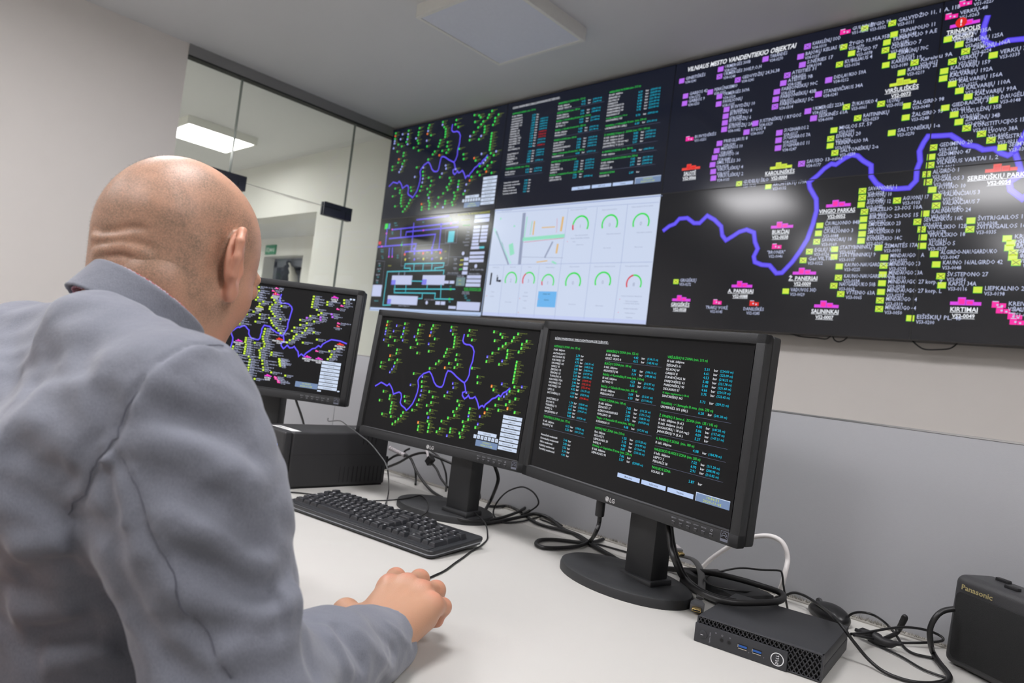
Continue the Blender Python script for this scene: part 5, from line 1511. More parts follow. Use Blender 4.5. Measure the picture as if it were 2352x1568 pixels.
# ================================================================ the man (distance fields turned into meshes)
def _n(v): v = np.array(v, float); return v / np.linalg.norm(v)
def smin(a, b, k):
    h = np.clip(0.5 + 0.5 * (b - a) / k, 0, 1); return b + (a - b) * h - k * h * (1 - h)
def smax(a, b, k): return -smin(-a, -b, k)
def cone(P, a, b, ra, rb):
    a = np.array(a, float); b = np.array(b, float); ab = b - a
    t = np.clip(((P - a) @ ab) / (ab @ ab), 0, 1)
    return np.linalg.norm(P - a - t[:, None] * ab, axis=1) - (ra + (rb - ra) * t)
def ell(P, c, r, B=None):
    q = P - np.array(c, float)
    if B is not None: q = q @ B
    r = np.array(r, float); k0 = np.linalg.norm(q / r, axis=1); k1 = np.linalg.norm(q / (r * r), axis=1)
    return k0 * (k0 - 1.0) / np.maximum(k1, 1e-9)
def chain(P, pts, rs, k):
    d = None
    for i in range(len(pts) - 1):
        e = cone(P, pts[i], pts[i + 1], rs[i], rs[i + 1]); d = e if d is None else smin(d, e, k)
    return d
def poly_d(P, pts):
    """distance to a polyline and arc position 0..1"""
    best = np.full(len(P), 9.0); pos = np.zeros(len(P)); n = len(pts) - 1
    for i in range(n):
        a = np.array(pts[i], float); b = np.array(pts[i + 1], float); ab = b - a
        t = np.clip(((P - a) @ ab) / (ab @ ab), 0, 1)
        d = np.linalg.norm(P - a - t[:, None] * ab, axis=1); m = d < best
        best[m] = d[m]; pos[m] = (i + t[m]) / n
    return best, pos
def surface_net(f, lo, hi, h):
    lo = np.array(lo, float); hi = np.array(hi, float)
    n = np.ceil((hi - lo) / h).astype(int) + 1
    xs = [lo[i] + h * np.arange(n[i]) for i in range(3)]
    # coarse pass decides which blocks need the fine field
    V = np.full(n, 1.0, np.float32)
    Bk = 8; bs = [range(0, n[i], Bk) for i in range(3)]
    cen = []; idx = []
    for i in bs[0]:
        for j in bs[1]:
            for k in bs[2]:
                e = [min(i + Bk, n[0]), min(j + Bk, n[1]), min(k + Bk, n[2])]
                idx.append((i, j, k, *e)); cen.append([lo[0] + h * (i + Bk / 2), lo[1] + h * (j + Bk / 2), lo[2] + h * (k + Bk / 2)])
    d = f(np.array(cen)); rad = h * Bk * 0.9 + 0.012
    pts = []; sl = []
    for q, dd in zip(idx, d):
        a = slice(q[0], q[3]), slice(q[1], q[4]), slice(q[2], q[5])
        if abs(dd) > rad: V[a] = dd; continue
        g = np.stack(np.meshgrid(xs[0][a[0]], xs[1][a[1]], xs[2][a[2]], indexing='ij'), -1)
        sl.append((a, g.shape[:3])); pts.append(g.reshape(-1, 3))
    if not pts: return np.zeros((0, 3)), []
    allp = np.concatenate(pts); val = np.empty(len(allp), np.float32)
    for s_ in range(0, len(allp), 400000): val[s_:s_ + 400000] = f(allp[s_:s_ + 400000])
    o = 0
    for a, sh in sl:
        m_ = sh[0] * sh[1] * sh[2]; V[a] = val[o:o + m_].reshape(sh); o += m_
    S = V < 0
    c = np.zeros(np.array(n) - 1, np.int8)
    for dx in (0, 1):
        for dy in (0, 1):
            for dz in (0, 1): c += S[dx:n[0] - 1 + dx, dy:n[1] - 1 + dy, dz:n[2] - 1 + dz]
    act = np.argwhere((c > 0) & (c < 8)); vid = -np.ones(c.shape, np.int64); vid[tuple(act.T)] = np.arange(len(act))
    acc = np.zeros((len(act), 3)); cnt = np.zeros(len(act))
    cor = [(a, b, e) for a in (0, 1) for b in (0, 1) for e in (0, 1)]
    for p in cor:
        for ax in range(3):
            if p[ax]: continue
            q = list(p); q[ax] = 1
            va = V[act[:, 0] + p[0], act[:, 1] + p[1], act[:, 2] + p[2]]; vb = V[act[:, 0] + q[0], act[:, 1] + q[1], act[:, 2] + q[2]]
            m_ = (va < 0) != (vb < 0); t = np.where(m_, va / np.where(m_, va - vb, 1), 0)
            e = np.array(p, float)[None, :].repeat(len(act), 0); e[:, ax] += t
            acc[m_] += e[m_]; cnt[m_] += 1
    verts = lo + h * (act + acc / cnt[:, None])
    faces = []
    for ax in range(3):
        o1, o2 = [(1, 2), (2, 0), (0, 1)][ax]
        A = S[tuple(slice(0, n[i] - 1) if i == ax else slice(1, n[i] - 1) for i in range(3))]
        B = S[tuple(slice(1, n[i]) if i == ax else slice(1, n[i] - 1) for i in range(3))]
        for flip, M_ in ((False, A & ~B), (True, ~A & B)):
            w_ = np.argwhere(M_)
            if not len(w_): continue
            base = w_.copy()
            for i in range(3):
                if i != ax: base[:, i] += 1
            q = []
            for da, db in ((0, 0), (1, 0), (1, 1), (0, 1)):
                c_ = base.copy(); c_[:, o1] -= da; c_[:, o2] -= db; q.append(vid[tuple(c_.T)])
            q = np.stack(q, 1)
            if flip: q = q[:, ::-1]
            faces.append(q)
    return verts, np.concatenate(faces)

Z3 = np.array([0, 0, 1.0])
# ---- pose
HC = np.array([3.621, -2.775, 1.175]); HS = .89                  # centre of the skull
HY = math.radians(28.0)
Fh = _n([-.385, .923, 0]); Rh = np.cross(Fh, Z3)
PIT = math.radians(24)
HF = Fh * math.cos(PIT) - Z3 * math.sin(PIT); HU = Z3 * math.cos(PIT) + Fh * math.sin(PIT)
HB = np.stack([Rh, HF, HU], 1)                         # columns: right, forward, up of the head
Ft = _n([-.15, .99, 0]); Rt = np.cross(Ft, Z3)
C7 = np.array([3.668, -2.874, 1.122])
SR = np.array([3.812, -2.842, 1.026]); ER = np.array([3.897, -2.798, .812]); WR = np.array([3.770, -2.577, .778])
SL = C7 - Rt * .175 - Z3 * .09 + Ft * .02; EL = SL + np.array([-.09, -.01, -.235]); WL = EL + np.array([.015, .205, .005])
PV = np.array([3.69, -3.05, .58])
HFOLDS = []
def head_sdf(P):
    d = head_base(P)
    near = np.abs(d) < .02
    if near.any() and HFOLDS:
        Q = P[near]; add = np.zeros(len(Q))
        for pts, w_, amp in HFOLDS:
            A = np.array(pts); lo = A.min(0) - 3 * w_; hi = A.max(0) + 3 * w_
            m_ = ((Q > lo) & (Q < hi)).all(1)
            if not m_.any(): continue
            dd, pos = poly_d(Q[m_], pts)
            add[m_] += -amp[0] * np.exp(-(dd / w_) ** 2) * np.minimum(1, np.minimum(pos + .15, 1 - pos) * 5)
        d[near] += add
    return d
def head_base(P):
    q = (P - HC) @ HB / HS
    d = ell(q, (0, -.012, .018), (.0765, .097, .083))
    d = smin(d, ell(q, (0, -.045, -.012), (.066, .058, .058)), .03); d = smin(d, ell(q, (0, -.030, -.052), (.055, .042, .040)), .03)          # back of the skull
    d = smin(d, ell(q, (0, .035, -.045), (.058, .062, .074)), .035)          # face
    for s in (-1, 1):
        d = smin(d, ell(q, (s * .042, .045, -.035), (.024, .03, .028)), .02)  # cheek bones
        d = smin(d, cone(q, (s * .054, .002, -.055), (s * .030, .058, -.092), .020, .018), .02)   # jaw
        d = smin(d, cone(q, (s * .012, .090, .018), (s * .038, .080, .014), .007, .007), .010)    # brow
    d = smin(d, cone(q, (-.012, .078, -.103), (.012, .078, -.103), .018, .018), .02)
    d = smin(d, cone(q, (0, .088, .004), (0, .108, -.030), .006, .009), .012)
    for s in (-1, 1):
        d = smin(d, ell(q, (s * .011, .099, -.034), (.008, .009, .007)), .006)
        d = smax(d, -ell(q, (s * .032, .100, -.002), (.015, .012, .009)), .010)
        d = np.minimum(d, ell(q, (s * .032, .0825, -.002), (.0125, .0125, .0125)))
    d = smin(d, cone(q, (-.017, .092, -.064), (.017, .092, -.064), .0065, .0065), .006)
    d = smin(d, cone(q, (-.014, .090, -.073), (.014, .090, -.073), .0068, .0068), .006)
    dd, _ = poly_d(q, [(-.024, .090, -.068), (0, .102, -.0685), (.024, .090, -.068)]); d = d + .003 * np.exp(-(dd / .003) ** 2)
    # neck
    nk = (C7 - HC) @ HB / HS
    d = smin(d, cone(q, (0, -.006, -.052), nk + np.array([0, .066, .000]), .051, .052), .055)
    d = smin(d, cone(q, (0, .02, -.08), nk + np.array([0, .085, -.02]), .050, .050), .03)
    # ears
    for s in (-1, 1):
        e = (q - np.array([s * .0765, -.004, -.014])) * np.array([s, 1, 1]) / 1.25
        t_ = math.radians(-24); e = np.stack([e[:, 0], e[:, 1] * math.cos(t_) + e[:, 2] * math.sin(t_) * -1, e[:, 1] * math.sin(t_) + e[:, 2] * math.cos(t_)], 1)
        ang = math.radians(22); ca, sa = math.cos(ang), math.sin(ang)
        ex = e[:, 0] * ca + e[:, 1] * sa; ey = -e[:, 0] * sa + e[:, 1] * ca; ez = e[:, 2]
        E = np.stack([ex, ey, ez], 1)
        pl = ell(E, (.004, -.002, .0), (.0062, .0165, .030))
        hx_ = [(.002, .010, .014), (.006, .004, .027), (.010, -.008, .0295), (.013, -.0175, .019), (.013, -.0190, .004), (.010, -.0150, -.012), (.006, -.008, -.023)]
        he = chain(E, hx_, [.0036] * 7, .003)
        lob = ell(E, (.005, -.003, -.027), (.0055, .0085, .0095))
        conc = ell(E, (.0125, .000, -.004), (.0075, .0085, .013))
        ear = smin(smax(smin(pl, lob, .006), -conc, .004), he, .004)
        ear = smin(ear, ell(E, (.005, .010, -.006), (.004, .004, .007)), .003)
        d = smin(d, ear * 1.25, .0055)
    return d * HS
def hand_frame(W, h, side):
    h = _n(h); r = np.cross(h, Z3) * side
    return np.stack([r, h, Z3], 1)
def hand_sdf(P, W, h, side, elbow):
    B = hand_frame(W, h, side); q = (P - W) @ B
    el = (np.array(elbow) - W) @ B
    M = [(-.033, .090, .026), (-.011, .096, .030), (.012, .092, .028), (.032, .081, .021)]
    Pp = [(-.047, .136, .0225), (-.014, .138, .0265), (.016, .125, .0225), (.036, .104, .012)]
    Dd = [(-.046, .158, .003), (-.014, .160, .007), (.016, .138, .000), (.030, .106, -.006)]
    Tt = [(-.043, .166, -.018), (-.013, .168, -.014), (.012, .140, -.019), (.018, .106, -.013)]
    d = None
    for i in range(4):
        mr = (.0125, .0130, .0122, .0110)[i]; fr = (.0098, .0100, .0094, .0083)[i]
        base = (-.014 + .009 * i, .010, .004)
        pm = cone(q, base, M[i], .0165, mr)
        d = pm if d is None else smin(d, pm, .016)
    d = smin(d, cone(q, (-.036, .030, -.004), (-.028, .075, .012), .016, .012), .016)
    d = smin(d, cone(q, (.020, .012, -.004), (.030, .070, .006), .016, .013), .016)
    d = smin(d, cone(q, (.0, .03, -.004), (0, .075, .008), .018, .014), .014)
    fg = None
    for i in range(4):
        fr = (.0098, .0100, .0094, .0083)[i]
        c = smin(smin(cone(q, M[i], Pp[i], fr * 1.32, fr * 1.26), cone(q, Pp[i], Dd[i], fr * 1.18, fr * .95), .005), cone(q, Dd[i], Tt[i], fr * .92, fr * .80), .003)
        c = smin(c, ell(q, np.array(Pp[i]) + [0, .001, .001], (fr * 1.30, fr * 1.24, fr * 1.24)), .003)
        fg = c if fg is None else smin(fg, c, .0028)
    d = smin(d, fg, .011)
    th = smin(smin(cone(q, (-.022, .008, -.002), (-.066, .050, -.002), .018, .0175), cone(q, (-.066, .050, -.002), (-.064, .082, -.012), .0140, .0110), .006), cone(q, (-.063, .082, -.013), (-.054, .108, -.018), .0108, .0088), .003)
    d = smin(d, th, .011)
    wr = ell(q, (0, -.004, -.002), (.027, .030, .0205)); d = smin(d, wr, .018)
    d = smin(d, cone(q, (0, -.01, -.001), el * .6, .023, .034), .016)
    # tendons and creases
    for i in range(4):
        dd, pos = poly_d(q, [(-.006 + .004 * i, .022, .020), tuple(np.array(M[i]) + [0, -.004, .011])]); d = d - .0009 * np.exp(-(dd / .0035) ** 2)
        dd, pos = poly_d(q, [np.array(M[i]) + [-.006, .002, .012], np.array(M[i]) + [.006, .002, .012]]); d = d - .0008 * np.exp(-(dd / .005) ** 2)
        if i < 3:
            mid = (np.array(M[i]) + M[i + 1]) / 2; dd, pos = poly_d(q, [mid + [0, .006, .010], (np.array(Pp[i]) + Pp[i + 1]) / 2 + [0, 0, .010]]); d = d + .0016 * np.exp(-(dd / .0035) ** 2)
    return d
FOLDS = []
def arm_base(P, S, E, W, side):
    d = cone(P, S, S + (E - S) * .35, .066, .067)
    d = smin(d, cone(P, S + (E - S) * .3, E, .067, .057), .03)
    d = smin(d, cone(P, E, E + (W - E) * .55, .056, .048), .028)
    Wc = W - _n(E - W) * .004 + np.array([0, 0, -.006])
    d = smin(d, cone(P, E + (W - E) * .5, Wc - _n(E - W) * .034 - np.array([0, 0, .004]), .047, .0425), .022)
    return d
def jacket_base(P):
    B = np.stack([Rt, Ft, Z3], 1)
    q = P - C7
    d = ell(P, C7 + Ft * .042 - Z3 * .195 - Rt * .005, (.155, .108, .175), B)
    d = smin(d, ell(P, C7 + Ft * .045 - Z3 * .33 - Rt * .005, (.150, .118, .25), B), .045)
    d = smin(d, ell(P, PV + Z3 * .02 + Ft * .02, (.185, .150, .17), B), .05)
    for S, s in ((SR, 1), (SL, -1)):
        d = smin(d, cone(P, C7 + Ft * (.02 - .02 * s) - Z3 * .048 + Rt * s * .03, S + Z3 * .004 - Rt * s * .02, .046, .060), .03)
        d = smin(d, cone(P, C7 - Z3 * .16 + Rt * s * .08 - Ft * .01, S - Z3 * .03 - Rt * s * .01, .085, .065), .04)
    a = arm_base(P, SR, ER, WR, 1)
    d = smin(d, a, .014)
    d = smin(d, arm_base(P, SL, EL, WL, -1), .02)
    return d
def jacket_sdf(P):
    d = jacket_base(P)
    near = np.abs(d) < .03
    if near.any() and FOLDS:
        Q = P[near]; add = np.zeros(len(Q))
        for pts, w_, amp in FOLDS:
            A = np.array(pts); lo = A.min(0) - 3 * w_; hi = A.max(0) + 3 * w_
            m_ = ((Q > lo) & (Q < hi)).all(1)
            if not m_.any(): continue
            dd, pos = poly_d(Q[m_], pts)
            tap = np.minimum(1, np.minimum(pos, 1 - pos) * 6 + .0) if amp[1] else 1.0
            add[m_] += -amp[0] * np.exp(-(dd / w_) ** 2) * tap
        # soft cloth wandering
        x, y, z = Q.T
        add += .0016 * np.sin(x * 61 + 3 * np.sin(z * 37)) * np.sin(z * 53 + 2 * np.sin(y * 41)) + .0009 * np.sin(y * 120 + 4 * np.sin(z * 60)) * np.sin(x * 97)
        d[near] += add
    # openings
    ax = _n(WR - ER)
    t = (P - (WR - ax * .004)) @ ax
    W2 = WR + np.array([0, 0, -.008]); r_ = np.linalg.norm((P - W2) - ((P - W2) @ ax)[:, None] * ax, axis=1)
    m_ = r_ < .075
    d = np.where(m_, smax(d, t - .018 - .42 * ((P - WR) @ np.array([.907, .42, 0])) + .2 * ((P - WR) @ Z3), .003), d)
    d = np.where(m_, smax(d, -np.maximum(r_ - .0375, -(t + .01)), .002), d)
    axl = _n(WL - EL); tl = (P - WL) @ axl; rl = np.linalg.norm((P - WL) - tl[:, None] * axl, axis=1)
    d = np.where(rl < .075, smax(d, tl - .006, .003), d)
    dk = P[:, 1] > -2.69
    d = np.where(dk, smax(d, .7412 - P[:, 2], .004), d)
    # neck opening
    nh = cone(P, HC - Fh * .03 - Z3 * .02, C7 + Ft * .075 - Z3 * .020, .060, .056)
    d = smax(d, -nh, .006)
    nv = cone(P, C7 + Ft * .10 - Z3 * .05, C7 + Ft * .17 - Z3 * .20, .05, .03)
    d = smax(d, -nv, .006)
    return d

CT = C7 + Ft * .058 + Z3 * .002 + Rt * .002; CB_ = C7 + Ft * .044 - Z3 * .027
def collar_sdf(P, dr=0.0, up=0.0, th=.0022, cut=.155):
    ax = _n(CT - CB_); t = (P - CB_) @ ax; L = np.linalg.norm(CT - CB_)
    q = P - CB_ - t[:, None] * ax; rr = np.linalg.norm(q, axis=1)
    tt = np.clip(t / L, -1.5, 1.6)
    rad = .0625 - .0070 * tt + .006 * np.clip(-tt, 0, 1) + dr
    d = np.abs(rr - rad) * .95 - th
    fr = P @ Ft - (C7 @ Ft)
    hi = L + up - .10 * np.clip(fr, 0, .2); lo_ = -.004 - .12 * np.clip(fr, 0, .2)
    d = smax(d, t - hi, .003); d = smax(d, lo_ - t, .003)
    return smax(d, fr - cut, .004)
FOLD_DATA = """38356,-28206,10843 38424,-28303,10837 38473,-28427,10820 38493,-28509,10800 38536,-28629,10731 38554,-28710,10667 38567,-28762,10610 38574,-28812,10543 38575,-28854,10475 38570,-28889,10407 38562,-28920,10330 38556,-28947,10229 38555,-28967,10130 38529,-28997,10034 38475,-29031,9945 38426,-29048,9801 38381,-29055,9678 38284,-29077,9580 38206,-29109,9489|0.0036|-0.0052|0
38462,-28285,10811 38515,-28407,10792 38537,-28512,10766 38572,-28613,10703 38601,-28733,10590 38605,-28822,10467 38597,-28887,10323 38583,-28935,10181|0.0088|0.0047|1
38600,-28955,10034 38706,-28913,9928 38793,-28878,9826 38869,-28840,9704 38926,-28803,9572 38979,-28754,9472 39027,-28697,9375 39065,-28639,9266 39092,-28593,9170 39132,-28535,9058 39179,-28480,8954 39238,-28422,8847 39292,-28365,8746 39386,-28292,8593|0.003|-0.0036|0
38594,-28962,10017 38639,-28923,10058|0.0032|0.0024|1
38633,-28946,9975 38677,-28907,10016|0.0032|0.0024|1
38674,-28932,9934 38716,-28892,9974|0.0032|0.0024|1
38714,-28917,9893 38755,-28877,9933|0.0032|0.0024|1
38752,-28901,9852 38791,-28861,9891|0.0032|0.0024|1
38788,-28885,9811 38825,-28844,9850|0.0032|0.0024|1
38814,-28874,9769 38851,-28833,9808|0.0032|0.0024|1
38838,-28862,9727 38875,-28821,9765|0.0032|0.0024|1
38860,-28850,9684 38897,-28809,9723|0.0032|0.0024|1
38881,-28836,9642 38917,-28795,9680|0.0032|0.0024|1
38901,-28823,9599 38937,-28782,9637|0.0032|0.0024|1
38920,-28810,9556 38956,-28768,9594|0.0032|0.0024|1
38943,-28790,9518 38979,-28748,9556|0.0032|0.0024|1
38965,-28769,9479 39000,-28727,9516|0.0032|0.0024|1
38985,-28748,9439 39019,-28706,9477|0.0032|0.0024|1
39003,-28726,9400 39037,-28684,9437|0.0032|0.0024|1
39021,-28703,9359 39054,-28661,9396|0.0032|0.0024|1
39035,-28683,9319 39068,-28640,9355|0.0032|0.0024|1
39048,-28663,9278 39080,-28619,9314|0.0032|0.0024|1
39061,-28642,9237 39093,-28598,9273|0.0032|0.0024|1
39073,-28621,9196 39105,-28577,9232|0.0032|0.0024|1
39086,-28600,9154 39117,-28556,9190|0.0032|0.0024|1
39102,-28577,9111 39131,-28532,9146|0.0032|0.0024|1
39118,-28554,9067 39147,-28508,9101|0.0032|0.0024|1
39135,-28531,9024 39163,-28485,9058|0.0032|0.0024|1
39155,-28510,8981 39181,-28463,9014|0.0032|0.0024|1
39175,-28489,8939 39202,-28442,8972|0.0032|0.0024|1
39198,-28466,8898 39223,-28418,8930|0.0032|0.0024|1
39222,-28444,8857 39245,-28394,8888|0.0032|0.0024|1
39245,-28421,8815 39266,-28371,8845|0.0032|0.0024|1
39267,-28397,8773 39287,-28347,8803|0.0032|0.0024|1
39291,-28375,8732 39309,-28323,8761|0.0032|0.0024|1
39313,-28356,8694 39331,-28304,8721|0.0032|0.0024|1
39337,-28338,8656 39354,-28285,8682|0.0032|0.0024|1
39361,-28320,8618 39377,-28266,8644|0.0032|0.0024|1
37895,-29453,9665 38086,-29273,9585 38224,-29088,9480 38459,-29015,9475 38686,-28956,9460 38722,-28904,9249 38770,-28833,9080 38859,-28740,8893 39031,-28637,8734 39232,-28502,8563|0.01|-0.007|0
38515,-29013,9933 38594,-28991,9832 38663,-28974,9695 38725,-28943,9522|0.0106|-0.0084|1
38486,-29026,9928 38539,-29002,9944 38638,-28969,9841 38734,-28939,9679 38817,-28891,9487|0.007|0.0054|1
38701,-28893,10002 38776,-28765,10137 38876,-28623,10123 38986,-28411,10047 39063,-28231,9900 39112,-28094,9713|0.0141|0.0095|1
38753,-28911,9802 38886,-28771,9883 39031,-28583,9815 39136,-28363,9673 39179,-28162,9480 39179,-28001,9304|0.0132|-0.0062|1
38666,-28786,10367 38790,-28612,10297 38907,-28396,10192 38973,-28212,10075 39000,-28073,9964|0.0141|-0.0052|1
38912,-28805,9652 39024,-28674,9639 39124,-28498,9574 39188,-28290,9434 39207,-28077,9258 39173,-27866,9123|0.0123|0.0068|1
38572,-28856,10477 38672,-28660,10532 38740,-28461,10488 38762,-28226,10404 38739,-28025,10307|0.0158|0.0054|1
39023,-28703,9434 39120,-28552,9324 39192,-28387,9218 39237,-28208,9145 39240,-28001,9083 39099,-27697,9003|0.015|-0.0094|1
38985,-28742,9339 39066,-28632,9215 39142,-28515,9123 39217,-28375,9053 39275,-28206,9003 39284,-28007,8963 39097,-27640,8882|0.0132|0.0108|1
39262,-27966,8999 39134,-27711,8962|0.015|0.0162|1
39116,-28560,8968 39250,-28370,8919 39313,-28145,8898 39267,-27846,8875 38286,-26978,8488|0.0123|-0.0052|1
39245,-28436,8752 39345,-28207,8770 39348,-27945,8779 38820,-27354,8581|0.0123|0.0054|1
38605,-27106,8499 38839,-27134,8435 38953,-27052,8274 38952,-26936,8098|0.007|0.0068|1
38564,-26942,8475 38734,-26926,8394 38823,-26827,8252 38856,-26724,8048|0.0062|-0.0052|1
38630,-26814,8414 38704,-26653,8270 38602,-26333,7982 38175,-25833,7527|0.007|0.0054|1
38414,-26403,8305 38358,-26142,8086 38267,-25863,7818|0.0053|-0.0032|1
38140,-26021,8165 38148,-25766,7960 37987,-25403,7639|0.0044|0.0034|1
39218,-27695,8781 39263,-27647,8656 39342,-27617,8514 39366,-27557,8395|0.0079|-0.0052|1
37506,-29433,10092 37894,-29292,10070 38181,-29160,10006 38385,-29065,9917|0.0176|0.0081|1
37711,-29455,9959 37974,-29315,9908 38169,-29188,9817 38329,-29076,9689|0.0158|-0.0062|1
37625,-29306,10212 37781,-29188,10336 38139,-29094,10447 38343,-28993,10538|0.0176|0.0041|1
37617,-29093,10597 38324,-29056,10406 38472,-29013,10178 38526,-28991,10095|0.0176|-0.0042|1
37868,-29334,9160 38066,-29201,9262 38194,-29017,9293|0.0106|0.0081|1
37720,-29248,8916 38013,-29108,9047 38154,-28929,9129|0.0106|-0.0062|1
37548,-29210,8659 37786,-29037,8674 37991,-28839,8774|0.0123|0.0095|1
37653,-29092,8440 37859,-28886,8489 38010,-28669,8584|0.0123|-0.0062|1
37714,-29024,8249 37914,-28788,8305 38045,-28531,8400|0.0123|0.0081|1"""
for _l in FOLD_DATA.split("\n"):
    _p, _w, _a, _t = _l.split("|")
    FOLDS.append(([[int(c) / 1e4 for c in q.split(",")] for q in _p.split()], float(_w), (float(_a), int(_t))))
HFOLD_DATA = """36329,-28693,11780 36528,-28659,11741 36661,-28601,11757 36759,-28533,11801 36843,-28449,11816 36909,-28355,11810|0.0035|-0.0028
36360,-28690,11686 36568,-28644,11676 36720,-28562,11689 36828,-28465,11690|0.0053|0.0024
36392,-28687,11623 36575,-28642,11643 36722,-28560,11672 36829,-28463,11673 36900,-28370,11650 36940,-28293,11607|0.0035|-0.0022
36446,-28681,11547 36617,-28628,11579 36766,-28529,11612 36863,-28426,11590 36930,-28324,11518|0.0053|0.0022
36486,-28677,11489 36610,-28635,11511 36763,-28537,11536 36874,-28419,11509|0.003|-0.0016
36932,-27692,11819 36914,-27686,11644 36935,-27653,11472 37007,-27623,11337|0.004|-0.0022
36987,-27893,11774 36974,-27915,11512 36976,-27943,11250 36946,-27937,10993|0.0106|0.003
36829,-28435,12035 36927,-28274,12028 36950,-28092,12115|0.0176|0.0016"""
for _l in HFOLD_DATA.split("\n"):
    _p, _w, _a = _l.split("|")
    HFOLDS.append(([[int(c) / 1e4 for c in q.split(",")] for q in _p.split()], float(_w), (float(_a), 1)))
def mesh_obj(name, parts, mats, parent, root, smooth_it=1, attr=None):
    V = []; F = []; o = 0; mi = []
    for k, (v, f, m_) in enumerate(parts):
        v = v.copy()
        for _ in range(smooth_it):
            acc = np.zeros_like(v); cnt = np.zeros(len(v))
            for a in range(4):
                b = (a + 1) % 4
                np.add.at(acc, f[:, a], v[f[:, b]]); np.add.at(acc, f[:, b], v[f[:, a]])
                np.add.at(cnt, f[:, a], 1); np.add.at(cnt, f[:, b], 1)
            v = v * .5 + .5 * acc / cnt[:, None]
        V.append(v); F.append(f + o); mi += [m_] * len(f); o += len(v)
    V = np.concatenate(V); F = np.concatenate(F)
    me = bpy.data.meshes.new(name)
    loc = np.array(root)
    me.vertices.add(len(V)); me.vertices.foreach_set('co', (V - loc).astype(np.float32).ravel())
    me.loops.add(F.size); me.loops.foreach_set('vertex_index', F.astype(np.int32).ravel())
    me.polygons.add(len(F)); me.polygons.foreach_set('loop_start', np.arange(0, F.size, 4, dtype=np.int32))
    me.polygons.foreach_set('loop_total', np.full(len(F), 4, np.int32)) if hasattr(me.polygons[0], 'loop_total') and False else None
    me.update(calc_edges=True)
    me.polygons.foreach_set('use_smooth', np.ones(len(F), bool)); me.polygons.foreach_set('material_index', np.array(mi, np.int32))
    for m_ in mats: me.materials.append(m_)
    if attr is not None:
        ca = me.color_attributes.new('Tint', 'FLOAT_COLOR', 'POINT')
        c = attr(V); ca.data.foreach_set('color', np.concatenate([c, np.ones((len(V), 1))], 1).astype(np.float32).ravel())
    o_ = bpy.data.objects.new(name, me); COL.objects.link(o_)
    if parent is not None: o_.parent = parent
    me.validate(); me.update()
    return o_, V, F
# ---- materials
def skin_mat():
    M = mat('skin', (222, 171, 143), 0.42, noise=0.05, nscale=90, bump=0.25, bscale=900, spec=0.45, sub=0.12)
    nt = M.node_tree; b = nt.nodes['Principled BSDF']
    src = b.inputs['Base Color'].links[0].from_socket
    at = nt.nodes.new('ShaderNodeAttribute'); at.attribute_name = 'Tint'
    sp = nt.nodes.new('ShaderNodeSeparateColor'); nt.links.new(at.outputs['Color'], sp.inputs[0])
    tc = nt.nodes.new('ShaderNodeTexCoord')
    n1 = nt.nodes.new('ShaderNodeTexNoise'); n1.inputs['Scale'].default_value = 620; n1.inputs['Detail'].default_value = 3; n1.inputs['Roughness'].default_value = .7
    nt.links.new(tc.outputs['Object'], n1.inputs['Vector'])
    n2 = nt.nodes.new('ShaderNodeTexNoise'); n2.inputs['Scale'].default_value = 46; n2.inputs['Detail'].default_value = 3
    nt.links.new(tc.outputs['Object'], n2.inputs['Vector'])
    mr = nt.nodes.new('ShaderNodeMapRange'); mr.inputs[1].default_value = .35; mr.inputs[2].default_value = .62; mr.inputs[3].default_value = .35; mr.inputs[4].default_value = 1.0
    nt.links.new(n1.outputs['Fac'], mr.inputs[0])
    m2 = nt.nodes.new('ShaderNodeMapRange'); m2.inputs[1].default_value = .3; m2.inputs[2].default_value = .7; m2.inputs[3].default_value = .55; m2.inputs[4].default_value = 1.0
    nt.links.new(n2.outputs['Fac'], m2.inputs[0])
    mm = nt.nodes.new('ShaderNodeMath'); mm.operation = 'MULTIPLY'; nt.links.new(mr.outputs[0], mm.inputs[0]); nt.links.new(m2.outputs[0], mm.inputs[1])
    m3 = nt.nodes.new('ShaderNodeMath'); m3.operation = 'MULTIPLY'; nt.links.new(mm.outputs[0], m3.inputs[0]); nt.links.new(sp.outputs[0], m3.inputs[1])
    red = nt.nodes.new('ShaderNodeMix'); red.data_type = 'RGBA'; red.inputs[7].default_value = srgb((216, 140, 118)) + (1,)
    nt.links.new(sp.outputs[1], red.inputs[0]); nt.links.new(src, red.inputs[6])
    hand_dk = nt.nodes.new('ShaderNodeMix'); hand_dk.data_type = 'RGBA'; hand_dk.inputs[7].default_value = srgb((186, 142, 114)) + (1,)  # darker skin colour standing in for weaker light on the hand
    nt.links.new(sp.outputs[2], hand_dk.inputs[0]); nt.links.new(src, hand_dk.inputs[6]); nt.links.new(hand_dk.outputs[2], red.inputs[6])
    mx_ = nt.nodes.new('ShaderNodeMix'); mx_.data_type = 'RGBA'; mx_.inputs[7].default_value = srgb((134, 115, 97)) + (1,)
    nt.links.new(m3.outputs[0], mx_.inputs[0]); nt.links.new(red.outputs[2], mx_.inputs[6]); nt.links.new(mx_.outputs[2], b.inputs['Base Color'])
    return M
M_skin = skin_mat()
def sstep(x, a, b): t = np.clip((x - a) / (b - a), 0, 1); return t * t * (3 - 2 * t)
